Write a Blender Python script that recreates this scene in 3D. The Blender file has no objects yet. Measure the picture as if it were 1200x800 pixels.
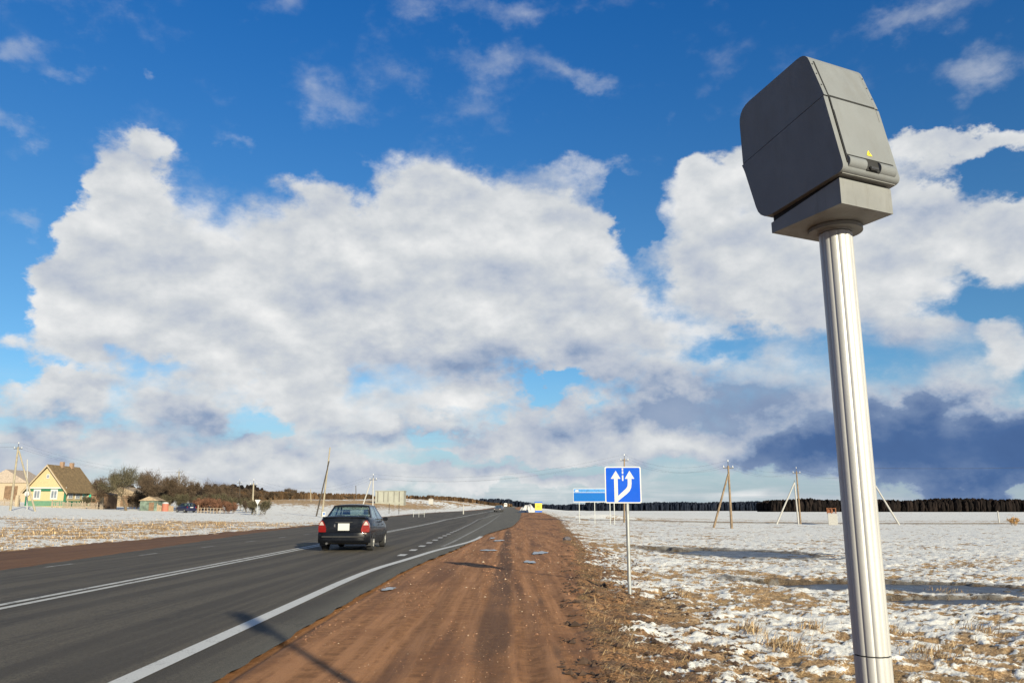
import bpy, bmesh, math, random
import numpy as np
from mathutils import Vector, Matrix
random.seed(7); rng = np.random.default_rng(7)
R = math.radians
scn = bpy.context.scene
C = scn.collection

# ------------------------------------------------------------ camera
EYE = 1.3
PITCH = math.atan(197/933.3)
FPX = 933.3
cam_d = bpy.data.cameras.new('camera'); cam = bpy.data.objects.new('camera', cam_d); C.objects.link(cam)
cam_d.lens = 28.0; cam_d.sensor_width = 36.0; cam_d.clip_start = .05; cam_d.clip_end = 20000
cam.location = (0, 0, EYE); cam.rotation_euler = (R(90)+PITCH, 0, 0)
scn.camera = cam
SN, CS = math.sin(PITCH), math.cos(PITCH)
def ray(px, py):                       # photograph direction (1200x800) -> world direction
    x, y = px-600, py-400
    return (x, FPX*CS+y*SN, FPX*SN-y*CS)

# ------------------------------------------------------------ light
SUN_AZ = R(28)                         # right of straight behind the photographer
SUN_EL = R(15.5)
EXPO = 0.75
WS = 0.074
sv = Vector((math.sin(SUN_AZ)*math.cos(SUN_EL), -math.cos(SUN_AZ)*math.cos(SUN_EL), math.sin(SUN_EL)))
sd = bpy.data.lights.new('sun', 'SUN'); sd.energy = 5.0; sd.angle = R(1.1); sd.color = (1, .92, .71)
so = bpy.data.objects.new('sun', sd); C.objects.link(so)
so.rotation_euler = sv.to_track_quat('Z', 'Y').to_euler(); so.location = (20, -30, 40)
scn.view_settings.view_transform = 'Standard'
scn.view_settings.look = 'None'
scn.view_settings.exposure = EXPO
scn.view_settings.gamma = 1
scn.view_settings.use_curve_mapping = False

class NT:
    def __init__(s, nt): s.nt = nt; s.N = nt.nodes; s.L = nt.links
    def n(s, t, **kw):
        nd = s.N.new(t)
        for k, v in kw.items(): setattr(nd, k, v)
        return nd
    def put(s, sock, v):
        if v is None: return
        if isinstance(v, bpy.types.NodeSocket): s.L.new(v, sock)
        else: sock.default_value = v
    def m(s, op, a, b=None, c=None, clamp=False):
        nd = s.n('ShaderNodeMath', operation=op); nd.use_clamp = clamp
        s.put(nd.inputs[0], a); s.put(nd.inputs[1], b); s.put(nd.inputs[2], c); return nd.outputs[0]
    def v(s, op, a, b=None):
        nd = s.n('ShaderNodeVectorMath', operation=op)
        s.put(nd.inputs[0], a); s.put(nd.inputs[1], b)
        return nd.outputs['Value'] if op in ('LENGTH', 'DOT_PRODUCT', 'DISTANCE') else nd.outputs[0]
    def comb(s, x, y, z=0.0):
        nd = s.n('ShaderNodeCombineXYZ')
        s.put(nd.inputs[0], x); s.put(nd.inputs[1], y); s.put(nd.inputs[2], z); return nd.outputs[0]
    def noise(s, vec, scale, detail=4, rough=.5, dist=0.0, col=False):
        nd = s.n('ShaderNodeTexNoise'); s.put(nd.inputs['Vector'], vec)
        nd.inputs['Scale'].default_value = scale; nd.inputs['Detail'].default_value = detail
        nd.inputs['Roughness'].default_value = rough; nd.inputs['Distortion'].default_value = dist
        return nd.outputs['Color' if col else 'Fac']
    def ss(s, v, a, b, lo=0.0, hi=1.0, t='SMOOTHSTEP'):
        nd = s.n('ShaderNodeMapRange', interpolation_type=t)
        s.put(nd.inputs['Value'], v); nd.inputs['From Min'].default_value = a; nd.inputs['From Max'].default_value = b
        nd.inputs['To Min'].default_value = lo; nd.inputs['To Max'].default_value = hi; return nd.outputs[0]
    def mix(s, f, a, b, mode='MIX'):
        nd = s.n('ShaderNodeMix', data_type='RGBA', blend_type=mode)
        s.put(nd.inputs[0], f)
        s.put(nd.inputs[6], a if isinstance(a, bpy.types.NodeSocket) else (*a, 1))
        s.put(nd.inputs[7], b if isinstance(b, bpy.types.NodeSocket) else (*b, 1)); return nd.outputs[2]

# ------------------------------------------------------------ sky
world = bpy.data.worlds.new('World'); scn.world = world; world.use_nodes = True
w = NT(world.node_tree); w.N.clear()
gen = w.n('ShaderNodeTexCoord').outputs['Generated']
sky = w.n('ShaderNodeTexSky', sky_type='NISHITA'); sky.sun_disc = False
sky.sun_elevation = SUN_EL; sky.sun_rotation = math.pi-SUN_AZ; sky.altitude = 200
sky.air_density = 1.0; sky.dust_density = .35; sky.ozone_density = 3.0
nrm = w.v('NORMALIZE', gen)
sep = w.n('ShaderNodeSeparateXYZ'); w.L.new(nrm, sep.inputs[0])
# slow warp so the cloud edges billow
d3 = w.v('MULTIPLY', nrm, (1, 1, 1.5))
wc1 = w.v('SUBTRACT', w.noise(d3, 5.0, 3, .55, col=True), (.5, .5, .5))
wc2 = w.v('SUBTRACT', w.noise(d3, 17.0, 5, .6, col=True), (.5, .5, .5))
az = w.m('ARCTAN2', sep.outputs[0], sep.outputs[1])
el = w.m('ARCSINE', sep.outputs[2])
ae = w.comb(az, el)
ae = w.v('ADD', ae, w.v('MULTIPLY', wc1, (.16, .10, 0)))
ae = w.v('ADD', ae, w.v('MULTIPLY', wc2, (.10, .075, 0)))
def aepix(px, py):
    x, y, z = ray(px, py); return math.atan2(x, y), math.atan2(z, math.hypot(x, y))
def blobs(lst, e0=.35, e1=1.5):
    acc = None
    for (px, py, rx, ry, wt) in lst:
        a, e = aepix(px, py); a2, e2 = aepix(px+rx, py); a3, e3 = aepix(px, py-ry)
        ra, re = abs(a2-a), abs(e3-e)
        q = w.v('LENGTH', w.v('MULTIPLY', w.v('SUBTRACT', ae, (a, e, 0)), (1/ra, 1/re, 0)))
        v = w.ss(q, e0, e1, wt, 0)
        acc = v if acc is None else w.m('ADD', acc, v)
    return acc
BL = [(155,212,40,34,.95),(185,230,40,30,.6),(140,265,62,42,.8),(125,330,85,62,.9),(75,400,60,45,.8),(235,290,70,48,.8),(230,360,150,70,1),
      (350,250,55,38,.8),(390,320,120,78,1),(300,400,160,40,.7),(470,215,42,32,.7),(535,215,52,34,.9),(520,290,110,70,1),(610,270,85,55,.9),(480,400,110,42,.8),
      (650,340,110,85,1),(690,200,55,22,.55),(700,270,45,50,.6),(870,200,95,36,1),(840,265,70,70,.9),(930,300,120,75,1),(880,370,110,45,.7),(1020,330,90,70,.9),
      (1130,265,100,48,1),(1120,180,95,26,.85),(1050,240,60,40,.8),(1190,290,50,45,.8),(1180,415,38,36,.9),(1080,400,70,35,.6),
      (740,410,90,45,.6),(620,420,90,30,.6),(30,462,60,26,.9),(220,462,130,26,.9),(220,490,120,24,.7),(480,440,100,26,.45),(370,450,50,24,.8),(440,492,100,26,.9),(560,470,75,22,.7),(610,520,90,26,.9),
      (720,500,100,40,.8),(860,455,120,38,.75),(980,500,150,45,.8),(1120,520,140,42,1),(1140,455,60,28,.6),(830,520,110,26,.7),(1050,560,180,12,.35),(1120,530,230,44,.95),(960,535,140,24,.5),
      (120,525,170,26,.85),(330,530,150,24,.7),(60,505,60,16,.6),(20,560,90,24,.65),(400,565,190,24,.7),(690,560,160,14,.5),(480,530,60,10,.3),(560,560,150,14,.4),(700,585,200,10,.35),(230,568,140,22,.5),
      (745,258,18,46,-.8),(752,215,22,20,-.4),(1175,218,45,22,-.55),(850,400,55,16,-.55),(1120,365,70,20,-.5),(640,452,40,9,-.3),(300,485,30,14,-.6),(520,515,50,10,-.5),(560,540,220,10,-.25)]
WI = [(30,62,42,20,.75),(75,102,26,14,.65),(12,165,34,16,.75),(28,255,38,12,.65),(390,120,62,22,.5),(350,140,24,20,.4),(320,14,50,26,.55),(585,8,130,22,.6),
      (580,78,42,22,.55),(690,90,50,13,.6),(255,172,24,9,.55),(1140,72,48,34,.8),(1080,8,90,16,.5),(795,135,13,14,.55),(150,88,10,6,.6),(60,315,30,20,.4),(620,110,80,50,.2),(455,60,60,50,.2)]
DK = [(500,432,75,26,.9),(660,415,90,40,.55),(700,475,100,30,.85),(225,494,130,18,.8),(50,490,60,16,.9),(550,512,60,12,.8),(140,425,110,18,.45),
      (850,455,140,36,1),(950,500,110,30,.8),(1110,528,220,48,2.9),(950,530,150,26,1.5),(820,470,90,22,.5),(640,500,80,12,.3),(420,512,80,9,.6),(90,448,60,8,.4),(620,548,120,10,.5),(300,560,200,10,.4),(1080,420,80,26,.7),(900,390,80,30,.35),(30,540,90,26,.7),(800,540,120,14,.55),
      (330,340,70,22,.25),(1030,390,80,28,.45),(840,330,50,30,.3),(620,440,70,18,.6),(1120,200,40,14,.4),(1060,270,60,20,.4)]
f1 = w.noise(d3, 6.5, 8, .60)
f2 = w.noise(d3, 19.0, 6, .58)
lowcov = w.ss(w.noise(d3, 2.3, 3, .5), .25, .52, 0, 1.1)
outside = w.m('MAXIMUM', w.ss(w.m('ABSOLUTE', az), .75, 1.0), w.ss(el, .68, .9))  # directions beyond the view, filled with added unseen clouds
D = w.m('ADD', w.m('MINIMUM', blobs(BL), 1.25), w.m('MULTIPLY', outside, lowcov))
D = w.m('ADD', D, w.m('MULTIPLY', w.m('SUBTRACT', f1, .5), .9))
D = w.m('ADD', D, w.m('MULTIPLY', w.m('SUBTRACT', f2, .5), .55))
D = w.m('ADD', D, w.m('MULTIPLY', w.m('SUBTRACT', w.noise(d3, 46.0, 7, .66), .5), .48))
soft = w.ss(w.noise(d3, 4.2, 2, .5), .36, .64, .36, 1.25)
alpha = w.ss(w.m('ADD', w.m('DIVIDE', w.m('SUBTRACT', D, .50), soft), .5), 0, 1)
stk = w.noise(w.comb(w.m('MULTIPLY', az, 4.0), w.m('MULTIPLY', el, 42.0)), 1.0, 6, .6, .6)
alpha = w.m('MAXIMUM', alpha, w.m('MULTIPLY', w.ss(stk, .36, .66), w.ss(el, .02, .17, .85, 0)))
Wd = w.m('ADD', blobs(WI, .1, 1.7), w.m('MULTIPLY', w.m('SUBTRACT', f1, .5), 1.3))
Wd = w.m('ADD', Wd, w.m('MULTIPLY', w.m('SUBTRACT', f2, .5), 1.7))
walpha = w.m('MULTIPLY', w.ss(Wd, .10, 1.5), .60)
alpha = w.m('MAXIMUM', alpha, walpha)
# relief: billow tops towards the light, undersides away
off = w.v('ADD', d3, (.010, -.004, .028))
g1 = w.m('SUBTRACT', w.noise(d3, 9.0, 7, .55), w.noise(off, 9.0, 7, .55))
thick = w.ss(D, .6, 1.9)
shade = w.m('ADD', w.m('MULTIPLY', g1, 1.35), .98)
shade = w.m('SUBTRACT', shade, w.m('MULTIPLY', thick, .10))
shade = w.m('SUBTRACT', shade, w.m('MULTIPLY', w.m('MULTIPLY', blobs(DK, .1, 1.7), w.ss(w.noise(d3, 11.0, 5, .6), .3, .7, .65, 1.25)), .36))
shade = w.m('ADD', shade, w.m('MULTIPLY', w.m('SUBTRACT', f2, .5), .10))
shade = w.m('MAXIMUM', shade, w.m('SUBTRACT', w.m('ADD', .30, w.m('MULTIPLY', w.noise(d3, 8.0, 6, .6), .32)), w.m('MULTIPLY', blobs([(1110,528,200,46,1.0),(930,525,90,24,.6)], .2, 1.5), .23)))
shade = w.m('SUBTRACT', shade, w.m('MULTIPLY', outside, .62))  # unseen added clouds kept dark to lower the ambient light
ramp = w.n('ShaderNodeValToRGB'); w.L.new(w.m('MULTIPLY', shade, .78, clamp=True), ramp.inputs[0])
K = 1/(WS*2**EXPO)
er = ramp.color_ramp; stops = [(0.0,(.035,.075,.20)),(.195,(.075,.15,.33)),(.39,(.29,.375,.53)),(.56,(.49,.54,.63)),(.72,(.64,.67,.70)),(1.0,(.92,.92,.91))]
while len(er.elements) < len(stops): er.elements.new(.5)
for e_, (p_, c_) in zip(er.elements, stops): e_.position = p_; e_.color = (*c_, 1)
ccol = w.v('MULTIPLY', ramp.outputs[0], (K, K, K))
sat = w.n('ShaderNodeHueSaturation'); sat.inputs['Saturation'].default_value = 1.2; sat.inputs['Value'].default_value = 1.0
w.L.new(sky.outputs[0], sat.inputs['Color'])
skym = w.mix(w.ss(el, .22, .72), (.80, .93, 1.0), (.30, .86, 1.24))
skyc = w.v('MULTIPLY', sat.outputs[0], skym)
hor = w.m('MULTIPLY', w.ss(el, 0.0, .16, 1, 0), .75)
skyc = w.mix(hor, skyc, tuple(c*K for c in (.36, .46, .60)))
fin = w.mix(alpha, skyc, ccol)
below = w.ss(el, -.03, 0.0, 1, 0)
fin = w.mix(below, fin, tuple(c*K for c in (.35, .33, .30)))
bg = w.n('ShaderNodeBackground'); bg.inputs[1].default_value = WS; w.L.new(fin, bg.inputs[0])
wo = w.n('ShaderNodeOutputWorld'); w.L.new(bg.outputs[0], wo.inputs[0])
try: world.cycles.sampling_method = 'MANUAL'; world.cycles.sample_map_resolution = 512
except Exception: pass

# ------------------------------------------------------------ materials
def mat(name, col, rough=.7, metal=0.0, vary=.12, scale=6, bump=0.0, bscale=40, spec=.5, coat=0.0, trans=0.0):
    m = bpy.data.materials.new(name); m.use_nodes = True; t = NT(m.node_tree); b = t.N['Principled BSDF']
    co = t.n('ShaderNodeTexCoord').outputs['Object']
    n = t.noise(co, scale, 5, .6)
    dark = tuple(c*(1-vary) for c in col); lite = tuple(min(1, c*(1+vary)) for c in col)
    t.L.new(t.mix(t.ss(n, .3, .7), dark, lite), b.inputs['Base Color'])
    b.inputs['Metallic'].default_value = metal
    t.L.new(t.ss(t.noise(co, scale*2.3, 4, .6), .3, .7, max(.02, rough-.06), min(1, rough+.08)), b.inputs['Roughness'])
    b.inputs['Specular IOR Level'].default_value = spec
    b.inputs['Coat Weight'].default_value = coat
    b.inputs['Transmission Weight'].default_value = trans
    if bump:
        bn = t.n('ShaderNodeBump'); bn.inputs['Strength'].default_value = bump; bn.inputs['Distance'].default_value = .01
        t.L.new(t.noise(co, bscale, 5, .6), bn.inputs['Height']); t.L.new(bn.outputs[0], b.inputs['Normal'])
    return m
def streaks(m, axis_scale, c2, amt, lo=.45, hi=.7):     # overlay of elongated weathering in the object's own space
    t = NT(m.node_tree); b = t.N['Principled BSDF']
    src = b.inputs['Base Color'].links[0].from_socket
    co = t.n('ShaderNodeTexCoord').outputs['Object']
    n = t.noise(t.v('MULTIPLY', co, axis_scale), 1.0, 6, .65)
    t.L.new(t.mix(t.m('MULTIPLY', t.ss(n, lo, hi), amt), src, c2), b.inputs['Base Color'])
    return m

# ------------------------------------------------------------ mesh helpers
def tag(o, label=None, cat=None, group=None, kind=None):
    if label: o['label'] = label
    if cat: o['category'] = cat
    if group: o['group'] = group
    if kind: o['kind'] = kind
    return o
def link(name, me, mats, parent=None):
    if not isinstance(mats, (list, tuple)): mats = [mats]
    for m in mats: me.materials.append(m)
    o = bpy.data.objects.new(name, me); C.objects.link(o)
    if parent is not None: o.parent = parent
    return o
def empty(name, loc, rz=0.0, label=None, cat=None, group=None, scale=1.0):
    o = bpy.data.objects.new(name, None); C.objects.link(o); o.location = loc; o.rotation_euler = (0, 0, rz); o.scale = (scale,)*3
    o.empty_display_size = .2
    return tag(o, label, cat, group)
def copy_tree(o, parent=None):
    c = o.copy(); C.objects.link(c); c.parent = parent
    for ch in [k for k in bpy.data.objects if k.parent == o]: copy_tree(ch, c)
    return c
class MB:
    def __init__(s): s.b = bmesh.new()
    def box(s, c, d, rz=0.0, rot=None):
        M = rot.to_4x4() if rot is not None else Matrix.Rotation(rz, 4, 'Z')
        M = Matrix.Translation(c) @ M @ Matrix.Diagonal((*d, 1))
        bmesh.ops.create_cube(s.b, size=1, matrix=M); return s
    def poly(s, pts):
        s.b.faces.new([s.b.verts.new(p) for p in pts]); return s
    def prism(s, pts, vec):            # planar polygon extruded along vec
        a = [s.b.verts.new(p) for p in pts]; c = [s.b.verts.new(Vector(p)+Vector(vec)) for p in pts]
        s.b.faces.new(a); s.b.faces.new(c[::-1]); n = len(a)
        for i in range(n): s.b.faces.new((a[i], c[i], c[(i+1) % n], a[(i+1) % n]))
        return s
    def tube(s, pts, rad, seg=8, caps=True, flute=None):
        pts = [Vector(p) for p in pts]; rads = rad if isinstance(rad, (list, tuple)) else [rad]*len(pts)
        rings = []; up = Vector((0, 0, 1))
        for i, p in enumerate(pts):
            d = (pts[min(i+1, len(pts)-1)]-pts[max(i-1, 0)]).normalized()
            a = d.cross(up) if abs(d.z) < .99 else Vector((1, 0, 0))
            a.normalize(); b = d.cross(a).normalized()
            ring = []
            for k in range(seg):
                th = 2*math.pi*k/seg; r = rads[i]*(flute(th) if flute else 1)
                ring.append(s.b.verts.new(p+a*math.cos(th)*r+b*math.sin(th)*r))
            rings.append(ring)
        for i in range(len(rings)-1):
            for k in range(seg): s.b.faces.new((rings[i][k], rings[i][(k+1) % seg], rings[i+1][(k+1) % seg], rings[i+1][k]))
        if caps and seg > 2: s.b.faces.new(rings[0][::-1]); s.b.faces.new(rings[-1])
        return s
    def loft(s, rings, caps=True):
        V = [[s.b.verts.new(p) for p in r] for r in rings]; n = len(V[0])
        for i in range(len(V)-1):
            for k in range(n): s.b.faces.new((V[i][k], V[i][(k+1) % n], V[i+1][(k+1) % n], V[i+1][k]))
        if caps: s.b.faces.new(V[0][::-1]); s.b.faces.new(V[-1])
        return s
    def bevel(s, w_, seg=2, ang=30):
        es = [e for e in s.b.edges if len(e.link_faces) == 2 and e.calc_face_angle(0) > R(ang)]
        bmesh.ops.bevel(s.b, geom=es, offset=w_, segments=seg, affect='EDGES', clamp_overlap=True); return s
    def mesh(s, name, smooth=True, ang=32):
        bmesh.ops.recalc_face_normals(s.b, faces=s.b.faces)
        for f in s.b.faces: f.smooth = smooth
        if smooth:
            for e in s.b.edges:
                if len(e.link_faces) == 2 and e.calc_face_angle(0) > R(ang): e.smooth = False
        me = bpy.data.meshes.new(name); s.b.to_mesh(me); s.b.free(); return me
    def build(s, name, m, parent=None, smooth=True, ang=32): return link(name, s.mesh(name, smooth, ang), m, parent)

def np_mesh(name, V, F, mats, parent=None, smooth=True, attrs=None):
    V = np.asarray(V, dtype=np.float32); F = np.asarray(F, dtype=np.int32); k = F.shape[1]
    me = bpy.data.meshes.new(name); me.vertices.add(len(V)); me.vertices.foreach_set('co', V.ravel())
    me.loops.add(F.size); me.loops.foreach_set('vertex_index', F.ravel())
    me.polygons.add(len(F)); me.polygons.foreach_set('loop_start', np.arange(0, F.size, k, dtype=np.int32))
    me.polygons.foreach_set('use_smooth', np.full(len(F), smooth))
    me.update(calc_edges=True)
    for an, av in (attrs or {}).items():
        a = me.attributes.new(an, 'FLOAT', 'POINT'); a.data.foreach_set('value', np.asarray(av, dtype=np.float32))
    return link(name, me, mats, parent)

# ------------------------------------------------------------ numpy noise
def _h(ix, iy, s):
    h = (ix.astype(np.int64)*374761393+iy.astype(np.int64)*668265263+s*69069) & 0xffffffff
    h = ((h ^ (h >> 13))*1274126177) & 0xffffffff
    return ((h ^ (h >> 16)) & 0xffff)/65536.0
def pn(x, y, s=0):
    x = np.asarray(x, float); y = np.asarray(y, float)
    ix, iy = np.floor(x), np.floor(y); fx, fy = x-ix, y-iy
    u, v = fx*fx*fx*(fx*(fx*6-15)+10), fy*fy*fy*(fy*(fy*6-15)+10)
    def g(a, b):
        t = _h(ix+a, iy+b, s)*2*np.pi; return np.cos(t)*(fx-a)+np.sin(t)*(fy-b)
    return ((g(0,0)*(1-u)+g(1,0)*u)*(1-v)+(g(0,1)*(1-u)+g(1,1)*u)*v)*1.4
def fbm(x, y, o=4, s=0, rough=.5):
    a, t, f, n = 1., 0., 1., 0.
    for i in range(o): t = t+a*pn(x*f, y*f, s+i*17); n += a; a *= rough; f *= 2.03
    return t/n
def sst(x, a, b): t = np.clip((x-a)/(b-a), 0, 1); return t*t*(3-2*t)
def itp(Y, tab): return np.interp(Y, [a for a, _ in tab], [b for _, b in tab])

# ------------------------------------------------------------ lie of the land
BEND = [(0,0),(100,0),(140,1.5),(185,4),(350,8.6),(800,22),(1500,45),(4000,160)]
ZR = [(0,0),(80,0),(130,.3),(185,.9),(250,1.35),(350,2.2),(600,3.4),(1000,4.6),(1600,5.5),(4000,6)]
XA = [(-60,-2.25),(11.5,-2.2),(18,-2.1),(22,-1.9),(27,-1.55),(45.6,-.75),(64,.8),(100,2.2),(140,3.3),(185,4.6),(300,6.3-1.5),(350,5.6),(800,19),(1500,42),(4000,157)]
XL = [(-60,-10.9),(18,-10.95),(29,-12),(47,-14.2),(65,-15.4),(110,-17.5),(150,-16),(200,-8.5),(260,-5),(350,-2.3),(800,11),(1500,34),(4000,149)]
XD = [(-60,.5),(4,.55),(6.5,.74),(14,1.3),(29,2.4),(60,4.2),(98,6.6),(150,8),(200,8.5),(350,8.6),(800,22),(1500,45),(4000,160)]
XLD = [(-60,-15.6),(65,-16.3),(110,-18.3),(150,-17),(200,-10),(260,-6.5),(350,-3.8),(800,9.5),(1500,32),(4000,147)]
def smooth_curve(tab, Y):               # rounded version of the tables
    return (itp(Y-3, tab)+itp(Y, tab)*2+itp(Y+3, tab))/4
def xr(X, Y): return X+.0126*Y
def macro(X, Y):
    X = np.asarray(X, float); Y = np.asarray(Y, float); xq = xr(X, Y)
    zr = np.where(Y > 0, (itp(Y-12, ZR)+itp(Y, ZR)*2+itp(Y+12, ZR))/4, 0)
    r = xq-itp(Y, XD)
    drop = itp(r, [(-99,0),(0,0),(1.6,-.22),(6,-.5),(25,-.85),(200,-.9)])
    fade = sst(r, 0, 60)
    zright = drop+zr*(1-fade)
    s_ = np.clip(itp(Y, XLD)-xq, 0, 400)
    hill = sst(Y, 135, 330)*sst(s_, 0, 34)*4.2 + sst(Y, 330, 800)*sst(s_, 0, 60)*3
    zl = np.minimum(.012*s_+.00022*s_**2, .012*s_+.00022*80*s_)
    zl = np.minimum(zl, 4.5)
    nearm = sst(Y, 30, 90)*.7+.3
    zl = zl*nearm*(1-sst(Y, 190, 330))
    zl = zl+hill+zr*(1-sst(s_, 0, 60)*.5)
    z = np.where(r > 0, zright, np.where(s_ > 0, zl, zr))
    return z
def H(x, y): return float(macro(x, y))
def P(px, py, far=4000):               # where that direction meets the land
    dx, dy, dz = ray(px, py); dx, dz = dx/dy, dz/dy
    Y = np.geomspace(1, far, 6000); g = EYE+dz*Y-macro(dx*Y, Y); k = np.where(g < 0)[0]
    Yk = float(Y[k[0]]) if len(k) else far
    return Vector((dx*Yk, Yk, H(dx*Yk, Yk)))
def At(px, Y, py=597):
    dx, dy, dz = ray(px, py); X = dx/dy*Y; return Vector((X, Y, H(X, Y)))
def hgt(px, py, Y):                     # world height of that direction at distance Y
    dx, dy, dz = ray(px, py); return EYE+dz/dy*Y

ICE = []                                # frozen pools: (cx, cy, rx, ry, rot)
for (px, py, rx_, ry_) in [(848,648,3.6,3.6),(1040,687,3.4,1.5),(1130,703,2.2,.7)]:
    p = P(px, py); ICE.append((p.x, p.y, rx_, ry_, p.z))
def ice_q(X, Y, i):
    cx, cy, a, b, z = ICE[i]
    dx = (X-cx)/a; dy = (Y-cy)/b
    return np.sqrt(dx*dx+dy*dy)+.38*fbm(X*.7+9*i, Y*.9, 3, 40+i)+.12*pn(X*4, Y*4, 50+i)

# right-hand farm track across the field
def track_y(X): return 121-.02*X+2*np.sin(X*.03)
def masks(X, Y):
    xq = xr(X, Y)
    e = .16*fbm(xq*1.3, Y*.5, 3, 3)*np.clip(Y/12, .6, 4)
    xd = itp(Y, XD); xl = itp(Y, XL); xld = itp(Y, XLD)
    dirt = (1-sst(xq+e*2, xd-.25, xd+.35))*sst(xq+e*2.0, xld-.25, xld+.25)
    ty = track_y(X)
    tr = (1-sst(np.abs(Y-ty+.8*pn(X*.2, Y*.05, 5)), 1.2, 2.8))*sst(xq, xd-1, xd+2)
    r = xq-xd
    # how much snow is left lying
    cov = itp(r, [(-9,0),(0,0),(.25,.10),(.7,.34),(1.5,.46),(4,.50),(7,.53),(14,.58),(30,.64)])
    cov = cov+sst(Y, 16, 45)*.13*sst(r, .6, 3)+sst(Y, 118, 130)*.1*sst(r, 2, 5)
    cov = cov-.55*np.exp(-((Y-ty-13)/7)**2)*sst(r, 6, 20)-.35*np.exp(-((Y-ty-40)/9)**2)*sst(r, 6, 20)
    s_ = xld-xq
    cl = .62-.30*np.exp(-((s_-9)/7.0)**2)-.12*np.exp(-((s_-25)/5)**2)
    cl = np.where(s_ > 33, 1.0, cl); cl = np.where(Y > 80, np.maximum(cl, .8), cl)
    hillm = sst(Y, 150, 205)*sst(s_, 4, 14)
    cl = cl*(1-hillm)+hillm*(.42+.25*np.sin(Y*.05+X*.01))
    cov = np.where(s_ > 0, cl, cov)
    return dirt, tr, cov, r, s_
def snow_noise(X, Y):
    # drifts lie across the slope, stretched along the wind
    u = X*.82+Y*.57; v = -X*.57+Y*.82
    far = np.clip(Y/30, 1, 12)
    n = fbm(u*2.2/far**.5, v*4.6/far**.5, 5, 11, .62)*.66+.38*fbm(X*.33, Y*.33, 3, 23)
    return n
def micro(X, Y):
    dirt, tr, cov, r, s_ = masks(X, Y); xq = xr(X, Y)
    n = snow_noise(X, Y)
    cut = itp(cov, [(0,-.9),(.1,-.33),(.3,-.13),(.5,0),(.7,.12),(.9,.30),(1,.8)])
    sn = np.clip((cut-n)*5+.5, 0, 1)*(1-dirt)
    amp = np.clip(1.2-np.abs(Y)/140, .1, 1)
    z = (1-dirt)*amp*(.030*fbm(X*5.2, Y*5.2, 3, 35)*(Y < 60)+.085*fbm(X*1.9, Y*1.9, 4, 31)+.05*n+.030*sst(sn, .2, .9)+.05*fbm(X*.45, Y*.45, 2, 77))
    # wheel ruts in the shoulder
    tw = .25*pn(Y*.06, xq*.0, 8)
    def rut(c, wd, dp): return -dp*np.exp(-((xq-c-tw)/wd)**2)+dp*.45*(np.exp(-((xq-c-tw-wd*1.9)/(wd*.6))**2)+np.exp(-((xq-c-tw+wd*1.9)/(wd*.6))**2))
    side = sst(xq, -2.1, -1.6)
    z = z+dirt*side*(rut(.0+.004*Y, .13, .020)+rut(-.32+.01*Y, .12, .014)+rut(-1.2+.01*Y, .12, .008)+rut(.45+.02*Y, .10, .012)+.004*fbm(X*3, Y*.8, 4, 61)+.0025*pn(X*14, Y*9, 66))
    # ragged bank between dirt and grass
    z = z+.05*np.exp(-((r-.15)/.35)**2)*(.3+fbm(X*1.2, Y*1.2, 3, 90))*(Y < 150)
    # heap where the farm track leaves the road
    z = z+.75*np.exp(-((X-15)/6)**2-((Y-139)/4.5)**2)
    road = sst(xq, itp(Y, XL)-.5, itp(Y, XL)+.1)*(1-sst(xq, itp(Y, XA)-.0, itp(Y, XA)+.14))
    z = z*(1-road)-.05*road
    z = z+tr*.16
    ice = np.zeros_like(X)
    for i in range(len(ICE)):
        q = ice_q(X, Y, i); k = 1-sst(q, .78, 1.02)
        zt = ICE[i][4]-.10-macro(X, Y)
        z = z*(1-k)+zt*k; ice = np.maximum(ice, 1-sst(q, .98, 1.34))
    return z, dirt, tr, sn, ice, r

# ------------------------------------------------------------ ground mesh: one sheet, finest close to the photographer
th_f = np.radians(np.arange(-44, 44.01, .1)); th_c = np.radians(np.concatenate([np.arange(-180, -44, 4.0)]))
th_d = np.radians(np.arange(44+4, 180.1, 4.0))
TH = np.concatenate([th_c, th_f, th_d])
RA = np.concatenate([[.0, .5, 1.2, 2, 3, 3.8], np.geomspace(4.4, 260, 560), np.geomspace(266, 9000, 110)])
TT, RR = np.meshgrid(TH, RA); X = RR*np.sin(TT); Y = RR*np.cos(TT)
mz, dirt, trk, sn, icem, rr = micro(X, Y); Z = macro(X, Y)+mz
Z = Z-np.where(RR > 2500, (RR-2500)*.0006, 0)
nr, nc = X.shape
V = np.stack([X.ravel(), Y.ravel(), Z.ravel()], 1)
i0 = (np.arange(nr-1)[:, None]*nc+np.arange(nc-1)[None, :]).ravel()
F = np.stack([i0, i0+nc, i0+nc+1, i0+1], 1)
fd = dirt.ravel()[F].mean(1)

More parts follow.
